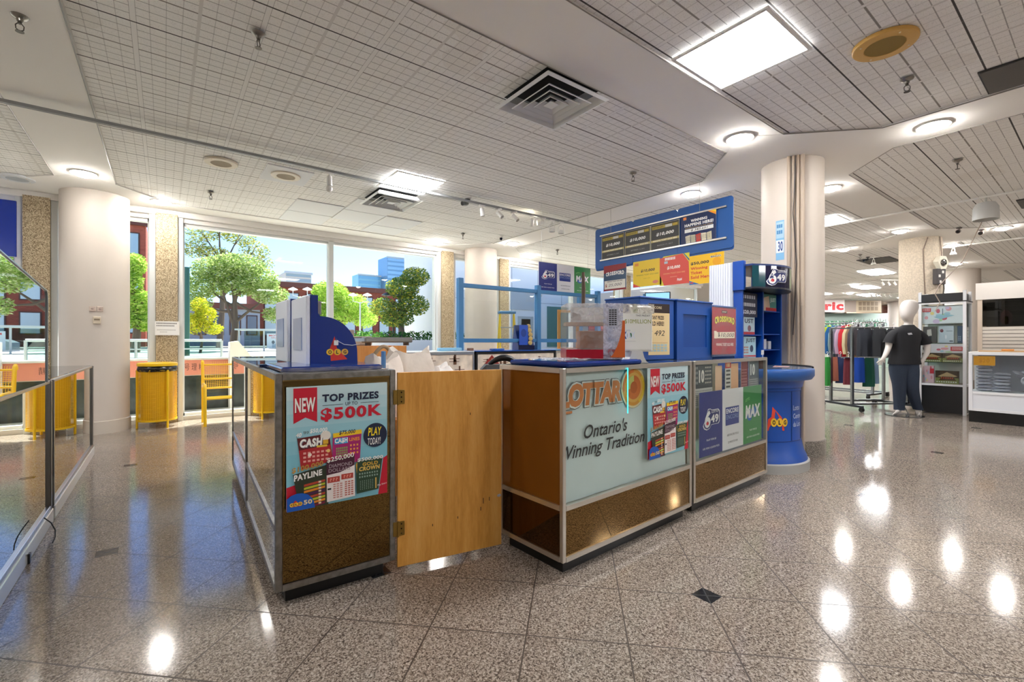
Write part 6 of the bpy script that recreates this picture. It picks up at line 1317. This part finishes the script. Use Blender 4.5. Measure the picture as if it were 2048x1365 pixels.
# ---------------------------------------------------------------- outside
G = .75
def st_box(name, q, m): return struct(MB().box(*q, m).build(name))
conc = pm('#b9b4aa', .85, name='concrete', var=.12, bscale=2.5); conc2 = pm('#d2cdc4', .85, name='pale_concrete')
st_box('ground_court', (-30, 40, 8.25, 9.5, -.12, -.03), pm('#e4e2da', .8)); st_box('ground_sidewalk', (-40, 60, 9.8, 24, G-.3, G), pm('#c9c3b8', .85, var=.06, bscale=1))
st_box('ground_road', (-60, 80, 24, 36, G-.35, G-.08), pm('#6f6f70', .9)); st_box('ground_far', (-90, 160, 36, 200, G-.3, G), pm('#b5afa4', .9))
t = thing('retaining_wall', 'low concrete retaining wall outside with a pink painted band', 'wall', (-12, 9.5, 0)); MB().box(0, 17, 0, .3, -.1, G+.07, conc).build('wall_body', t)
o = sheet('pink_band', 2.9, .26, [('r', 0, 0, 1, 1, '#d9866f')] + [('t', '号', .680, .25, .705, .68, '#4a2f2a', {'b': .0}), ('t', '理', .715, .25, .740, .68, '#4a2f2a', {'b': .0}), ('t', '精', .750, .25, .775, .68, '#4a2f2a', {'b': .0})], loc=(10.3, -.004, .56), base='#d9866f', th=.003, parent=t)
MB().box(0, 17, -.003, 0, -.08, .55, pm('#2b3230', .25, var=.4, bscale=9)).build('dark_granite', t)
MB().box(-.1, 17, -.08, .38, G+.07, G+.10, conc2).build('coping', t)
# railing
t = thing('metal_railing', 'grey metal railing with glass infill along the sidewalk outside the window', 'railing', (-9.5, 10.6, G)); g = pm('#b9c2c2', .4, .6)
for i in range(9): MB().tube([(1.3*i, 0, 0), (1.3*i, 0, .40)], .022, g, 8).build('post', t)
mb = MB(); mb.tube([(0, 0, .40), (10.4, 0, .40)], .025, g, 8); mb.tube([(0, 0, .24), (10.4, 0, .24)], .012, g, 8); mb.tube([(0, 0, .08), (10.4, 0, .08)], .012, g, 8); mb.build('rails', t)
MB().box(0, 10.4, -.005, .005, .08, .38, glass('#cfe4e0', 1.5)).build('infill', t)
# stair stringer
t = thing('stair_wall', 'white sloping side wall of an outdoor stair leading up to the sidewalk', 'wall', (.90, 9.15, 0)); wp = pm('#efe9e0', .8)
MB().prism([(0, -.1), (0, 1.12), (.12, 1.14), (.42, .74), (.95, .56), (1.1, .40), (1.1, -.1)], 'y', 0, .3, wp).build('wall_body', t)
sheet('pink_panel', .36, .26, [('r', 0, 0, 1, 1, '#e3b3a8'), ('o', .6, .5, .18, .3, .03, '#c98f86')], loc=(.52, -.004, .28), base='#e3b3a8', th=.003, parent=t)
t = thing('outdoor_steps', 'pale concrete steps outside rising to the sidewalk', 'steps', (-9.0, 8.5, 0))
for i in range(4): MB().box(0, 5.6, .2*i, .95, .12*i, .12*(i+1), conc2).build('step', t)
# planter and hedge, white fence
t = thing('planter_wall', 'long white planter wall with an evergreen hedge outside', 'planter', (4.2, 13.6, G)); MB().box(0, 4.2, 0, .9, 0, .42, pm('#e9e6dd', .8)).build('wall_body', t)
def leaves(mb, c, r, n, size, m, rr, flat=1.0, shell=.55):
    for _ in range(n):
        while True:
            p = Vector((rr.uniform(-1, 1), rr.uniform(-1, 1), rr.uniform(-1, 1)))
            if p.length <= 1 and p.length > shell*rr.random(): break
        q = Vector((c[0]+p.x*r[0], c[1]+p.y*r[1], c[2]+p.z*r[2])); s = size*(.6+.8*rr.random())
        u = Vector((rr.uniform(-1, 1), rr.uniform(-1, 1), rr.uniform(-1, 1)*flat)).normalized(); w = u.cross(Vector((rr.uniform(-1, 1), rr.uniform(-1, 1), rr.uniform(-1, 1)))).normalized()
        mb.add([q-u*s, q-w*s*.45, q+u*s, q+w*s*.45], [(0, 1, 2, 3)], m[rr.randrange(len(m))])
def leafmat(h):
    key = ('leaf', h)
    if key in _m: return _m[key]
    m = bpy.data.materials.new('foliage'); m.use_nodes = True; tt = m.node_tree; tt.nodes.clear()
    d = tt.nodes.new('ShaderNodeBsdfDiffuse'); d.inputs[0].default_value = lin(h); tr = tt.nodes.new('ShaderNodeBsdfTranslucent'); tr.inputs[0].default_value = lin(h)
    mx = tt.nodes.new('ShaderNodeMixShader'); mx.inputs[0].default_value = .5; oo = tt.nodes.new('ShaderNodeOutputMaterial')
    tt.links.new(d.outputs[0], mx.inputs[1]); tt.links.new(tr.outputs[0], mx.inputs[2]); tt.links.new(mx.outputs[0], oo.inputs[0]); _m[key] = m; return m
mb = MB(); rr = random.Random(12)
for i in range(12): leaves(mb, (.2+.35*i, .45, .55), (.25, .4, .17), 130, .05, [leafmat('#4d7a38'), leafmat('#35602c'), leafmat('#6a9448')], rr)
mb.build('hedge', t)
def tree(label, base, h, crown, cols, n, size, seed, lean=(0, 0), trunk=.14, bark='#6a5a4a', branch=9, species='street_tree', low=.35):
    """crown: list of (dx, dy, z, rx, ry, rz) blobs"""
    rr = random.Random(seed); t = thing(species, label, 'tree', base); mb = MB(); bm_ = pm(bark, .9)
    top = Vector((lean[0], lean[1], h*.62)); mb.tube([(0, 0, 0), top*.4+Vector((.06, 0, 0)), top*.7, top], [trunk, trunk*.8, trunk*.6, trunk*.3], bm_, 8)
    for i, cw in enumerate(crown):
        f = low+.5*rr.random(); s0 = Vector((top.x*f, top.y*f, top.z*f)); e = Vector((cw[0], cw[1], cw[2])); mid = s0.lerp(e, .5)+Vector((rr.uniform(-.2, .2), 0, -.15*h*.2))
        mb.tube([s0, mid, e], [trunk*.5, trunk*.32, trunk*.12], bm_, 6)
        for k in range(3):
            e2 = e+Vector((rr.uniform(-1, 1)*cw[3]*.7, rr.uniform(-1, 1)*cw[4]*.7, rr.uniform(-.2, .8)*cw[5])); mb.tube([mid.lerp(e, .5), e.lerp(e2, .5)+Vector((0, 0, .06)), e2], [trunk*.16, trunk*.1, trunk*.04], bm_, 5)
    mb.build('trunk', t); mb = MB(); ms = [leafmat(c) for c in cols]; tot = sum(c[3]*c[4]*c[5] for c in crown)
    for cw in crown: leaves(mb, (cw[0], cw[1], cw[2]), (cw[3], cw[4], cw[5]), int(n*(cw[3]*cw[4]*cw[5])/tot), size, ms, rr, .5)
    mb.build('crown', t); return t
gr = ['#9fb765', '#b9c97e', '#86a052', '#d2d9a4']; tree('big spreading green tree outside the left window pane', (2.14, 20.97, G-.05), 4.3, [(-.9, .3, 2.6, .85, .8, .5), (-.5, 0, 3.2, .9, .8, .5), (.2, 0, 3.4, 1.0, .9, .5), (.8, -.2, 2.9, .9, .8, .5), (1.3, -.3, 2.3, .7, .7, .4), (-1.1, .2, 1.9, .5, .6, .35), (.3, 0, 2.6, .8, .8, .4), (1.5, -.4, 1.5, .55, .5, .35)], gr, 16000, .055, 5, (.1, 0), .15)
tree('tall airy locust tree behind the big one, against the sky', (2.3, 28.4, G-.05), 8.4, [(-1.0, .2, 5.2, .7, .7, .5), (-.7, .2, 6.0, .8, .8, .4), (.0, 0, 6.4, .8, .8, .45), (.9, 0, 6.1, .9, .8, .5), (1.6, -.2, 5.4, .8, .7, .5), (2.0, -.2, 4.7, .6, .6, .4), (-.2, 0, 5.0, .8, .8, .4), (.6, 0, 4.7, .7, .7, .4)], ['#a3b266', '#b9bf74', '#8b9c54', '#cdbf66'], 5200, .065, 6, (.2, 0), .16, low=.5)
tree('small yellow tree beside the green street pole', (.94, 18.12, G-.05), 1.9, [(-.2, 0, 1.0, .35, .3, .35), (.15, 0, 1.25, .35, .3, .35), (0, 0, 1.6, .25, .25, .3), (.35, 0, .85, .3, .3, .2)], ['#d8d23a', '#c2c83c', '#e6d94e', '#a8b838'], 2600, .045, 7, (0, 0), .045)
br = ['#aacb57', '#c0d966', '#93b848', '#d4e47e']; tree('bright green tree behind the window mullion', (5.8, 20.8, G-.05), 3.3, [(-.8, .2, 1.9, .7, .6, .5), (0, 0, 2.5, .8, .7, .6), (.8, -.2, 2.1, .8, .7, .5), (1.4, -.3, 1.5, .6, .6, .5), (.1, 0, 1.5, .9, .7, .4), (-1.0, .3, 1.3, .4, .4, .3)], br, 12000, .055, 8)
tree('dark green and yellow tree at the right window pane', (6.55, 15.1, G-.05), 3.2, [(-.5, .2, 1.6, .5, .5, .35), (.1, 0, 2.3, .6, .6, .4), (.5, -.2, 2.7, .5, .5, .35), (.4, -.2, 1.7, .6, .5, .4), (-.1, 0, 1.2, .6, .5, .3)], ['#8ba552', '#6f8f45', '#e0d14a', '#a9ba5e', '#5f8040'], 9000, .045, 9)
tree('leafy green tree seen between left column and pier', (-.8, 20.6, G-.05), 3.6, [(-.3, 0, 1.2, .45, .4, .4), (.15, 0, 1.8, .45, .4, .45), (-.2, 0, 2.5, .45, .4, .45), (0, 0, 3.1, .35, .4, .4), (.3, 0, 1.1, .4, .4, .35)], br, 7000, .055, 10)
tree('pale green tree outside left of the tall column', (-4.2, 20.0, G-.05), 4.0, [(-.8, 0, 1.8, .8, .7, .6), (0, 0, 2.6, 1.0, .8, .7), (1.0, 0, 2.0, .9, .7, .6), (.3, 0, 3.3, .9, .8, .6)], gr, 5000, .08, 11)
tree('broad green tree outside at the far left', (-7.5, 19.0, G-.05), 4.2, [(-.8, 0, 1.8, .9, .7, .7), (0, 0, 2.8, 1.2, .8, .8), (1.2, 0, 2.0, .9, .7, .7), (.3, 0, 3.6, .9, .8, .6)], gr, 4000, .09, 12)
# buildings
def brick_mat(c1, c2):
    s = NT('brickwork'); b = s.t.nodes.new('ShaderNodeTexBrick'); b.inputs['Scale'].default_value = 3.0
    b.inputs['Color1'].default_value = lin(c1); b.inputs['Color2'].default_value = lin(c2); b.inputs['Mortar'].default_value = lin('#8a7468'); b.inputs['Mortar Size'].default_value = .012
    cx_ = s.t.nodes.new('ShaderNodeCombineXYZ'); s.t.links.new(s.op('ADD', s.x, s.y), cx_.inputs[0]); s.t.links.new(s.z, cx_.inputs[1]); s.t.links.new(cx_.outputs[0], b.inputs['Vector'])
    return s.out(b.outputs['Color'], .9, .2)
def building(name, label, q, m, rows, cols, wm, ww=.55, wh=.6, rz=0, loc=None, sill=True):
    x0, x1, y0, y1, h = q; t = thing(name, label, 'building', (x0, y0, 0)); W = x1-x0; MB().box(0, W, 0, y1-y0, 0, h, m).build('walls', t)
    mb0 = 0
    for r in range(rows):
        for c_ in range(cols):
            if rows*cols > 98: continue
            cx0 = W*(c_+.5)/cols; cz = 1.2+(h-1.6)*(r+.5)/rows; a, b_ = W/cols*ww/2, (h-1.6)/rows*wh/2
            f = MB().box(cx0-a-.08, cx0+a+.08, -.05, .0, cz-b_-.08, cz+b_+.08, pm('#4a3028', .7)).build('window_frame', t); MB().box(cx0-a, cx0+a, -.06, -.05, cz-b_, cz+b_, wm).build('pane', f)
    if rows*cols > 98:
        mb = MB()
        for r in range(rows):
            z = h*(r+.15)/rows; mb.box(W*.02, W*.98, -.06, 0, z, z+h/rows*.62, wm)
        mb.build('window_bands', t)
    MB().box(-.2, W+.2, -.3, .2, h-.35, h+.1, pm('#6a4034', .8) if h < 12 else pm('#b8c0c4', .6)).build('cornice', t); return t
gl = pm('#a9c0c8', .15)
building('brick_building', 'long dark red brick terrace behind the trees across the street', (6.5, 30, 44, 52, 6.2), brick_mat('#7c3a2c', '#8f4836'), 2, 14, gl)
building('shop_building', 'grey-blue low shop building behind the yellow tree', (-.7, 6.2, 42, 50, 4.0), pm('#8e98a4', .8), 1, 6, pm('#4a5a70', .2))
building('brick_tower', 'tall red brick building seen between the left column and the pier', (-9.5, -.95, 38.5, 46, 9.0), brick_mat('#9c4a38', '#b05a44'), 3, 5, gl)
building('condo_block', 'pale stepped apartment block on the skyline', (18.7, 23.4, 97, 104, 14.6), pm('#c9c4ba', .8), 14, 8, pm('#8fa3ad', .3))
building('glass_tower', 'tall blue glass office tower on the skyline', (57.3, 64.2, 142, 150, 28.4), pm('#7fa6bf', .25, .3), 20, 8, pm('#9fc4da', .12, .4))
building('glass_tower', 'lower turquoise glass block left of the tall tower', (49.3, 56.6, 146, 152, 22.5), pm('#8fc0cc', .25, .3), 14, 8, pm('#7fb0c4', .15, .4))
building('glass_tower', 'slim pale high-rise at the edge of the right window pane', (66.8, 74, 136, 142, 30.5), pm('#b9cbd6', .3), 22, 8, pm('#8fb4c9', .2, .3))
# white neighbour with door
t = thing('white_annex', 'white panelled neighbouring building with doors outside the far window', 'building', (8.0, 14.0, 0)); MB().box(-.4*0, 26, 0, 4, 0, 8, pm('#f6f5f0', .7)).build('walls', t)
mb = MB(); sm = pm('#a9acac', .7)
for i in range(12): mb.box(1.3*i, 1.3*i+.02, -.006, 0, 0, 8, sm)
for z in (2.65, 4.1, 5.6): mb.box(0, 26, -.006, 0, z, z+.02, sm)
mb.build('panel_joints', t)
for q, m_ in (((2.9, 3.65, .0, 2.1), pm('#b9beb9', .4)), ((3.05, 3.5, 1.55, 2.0), pm('#3f5a44', .2)), ((4.4, 5.9, .9, 2.55), pm('#5f8a80', .15)), ((6.2, 7.6, .9, 2.55), pm('#6f9a90', .15)), ((2.55, 3.7, 2.35, 3.1), pm('#c6c9c6', .6))):
    MB().box(q[0], q[1], -.04, 0, q[2], q[3], m_).build('door_panel' if q[2] == 0 else 'window_panel', t)
MB().ell((3.95, -.08, 3.05), (.13, .10, .18), pm('#d9d9d4', .3)).build('wall_lamp', t)
# bus shelter, pole, street lamps, car
t = thing('bus_shelter', 'glass tram shelter with a poster outside the left window pane', 'shelter', (2.25, 20.2, G), R(-20)); g = pm('#c6cfcc', .4, .4)
MB().box(-.1, 2.7, -.1, .9, .80, .86, g).build('roof', t)
for x in (0, .85, 1.7, 2.55): MB().box(x, x+.05, 0, .05, 0, .80, g).build('post', t)
MB().box(0, 2.55, .85, .87, .1, .78, glass('#cfdcda', 1.4)).build('back_glass', t)
sheet('poster', .62, .56, [('r', 0, 0, 1, 1, '#cfe0e0'), ('t', 'MOVED', .12, .08, .88, .20, '#cf5a5a', {'b': .03}), ('t', 'OUT?', .25, .24, .72, .34, '#cf5a5a', {'b': .03}), ('c', .36, .6, .09, .12, '#5a6a70'), ('c', .62, .6, .09, .12, '#5a6a70'), ('r', .3, .72, .7, .98, '#9fb8c0')], loc=(.98, -.02, .12), th=.05, parent=t)
MB().tube([(.469, 14.7, G), (.469, 14.7, 3.07)], .07, pm('#2a5a4c', .5), 12).build('street_pole', None, (0, 0, 0), 0, 'dark green street pole just inside the left edge of the window pane', 'pole')
for (u, v, l) in ((3.78, 17.2, 'twin-headed white street lamp left of the mullion'), (5.45, 15.95, 'twin-headed white street lamp right of the mullion'), (6.35, 15.2, 'dark twin-headed street lamp in front of the yellow tree')):
    t = thing('street_lamp', l, 'street lamp', (u, v, G), YAW); c = pm('#e9e9e6', .4) if 'white' in l else pm('#3f4a4a', .5); h = 2.0 if u > 5 else 2.2
    MB().tube([(0, 0, 0), (0, 0, h-.25)], [.035, .022], c, 8).build('pole', t)
    for s_ in (-1, 1):
        MB().tube([(0, 0, h-.3), (s_*.10, 0, h-.25), (s_*.25, 0, h-.22), (s_*.25, 0, h-.05)], .012, c, 6).build('arm', t)
        MB().lathe([(.0, .12), (.13, .06), (.16, .03), (.05, 0), (0, 0)], c, 20, (s_*.25, 0, h-.05)).build('lamp_head', t)
def car(loc, rz, c, label):
    t = thing('car', label, 'car', loc, rz); m = pm(c, .2, .1)
    MB().prism([(-.0, .25), (0, .62), (.25, .75), (1.0, .82), (1.5, 1.28), (2.7, 1.32), (3.4, .95), (4.2, .88), (4.3, .6), (4.3, .25)], 'y', 0, 1.7, m).build('body', t)
    MB().prism([(1.12, .86), (1.55, 1.23), (2.65, 1.27), (3.2, .95)], 'y', -.01, 1.71, pm('#26303a', .1)).build('windows', t)
    for x in (.8, 3.4):
        for y in (0, 1.6): MB().tube([(x, y-.02, .32), (x, y+.16, .32)], .32, M['black'], 20).build('wheel', t)
car((4.6, 27.0, G-.3), R(-3), '#dfe3e6', 'white car parked on the street behind the shelter'); car((-6.8, 26.5, G-.3), 0, '#c9ced2', 'silver car on the street at the far left')
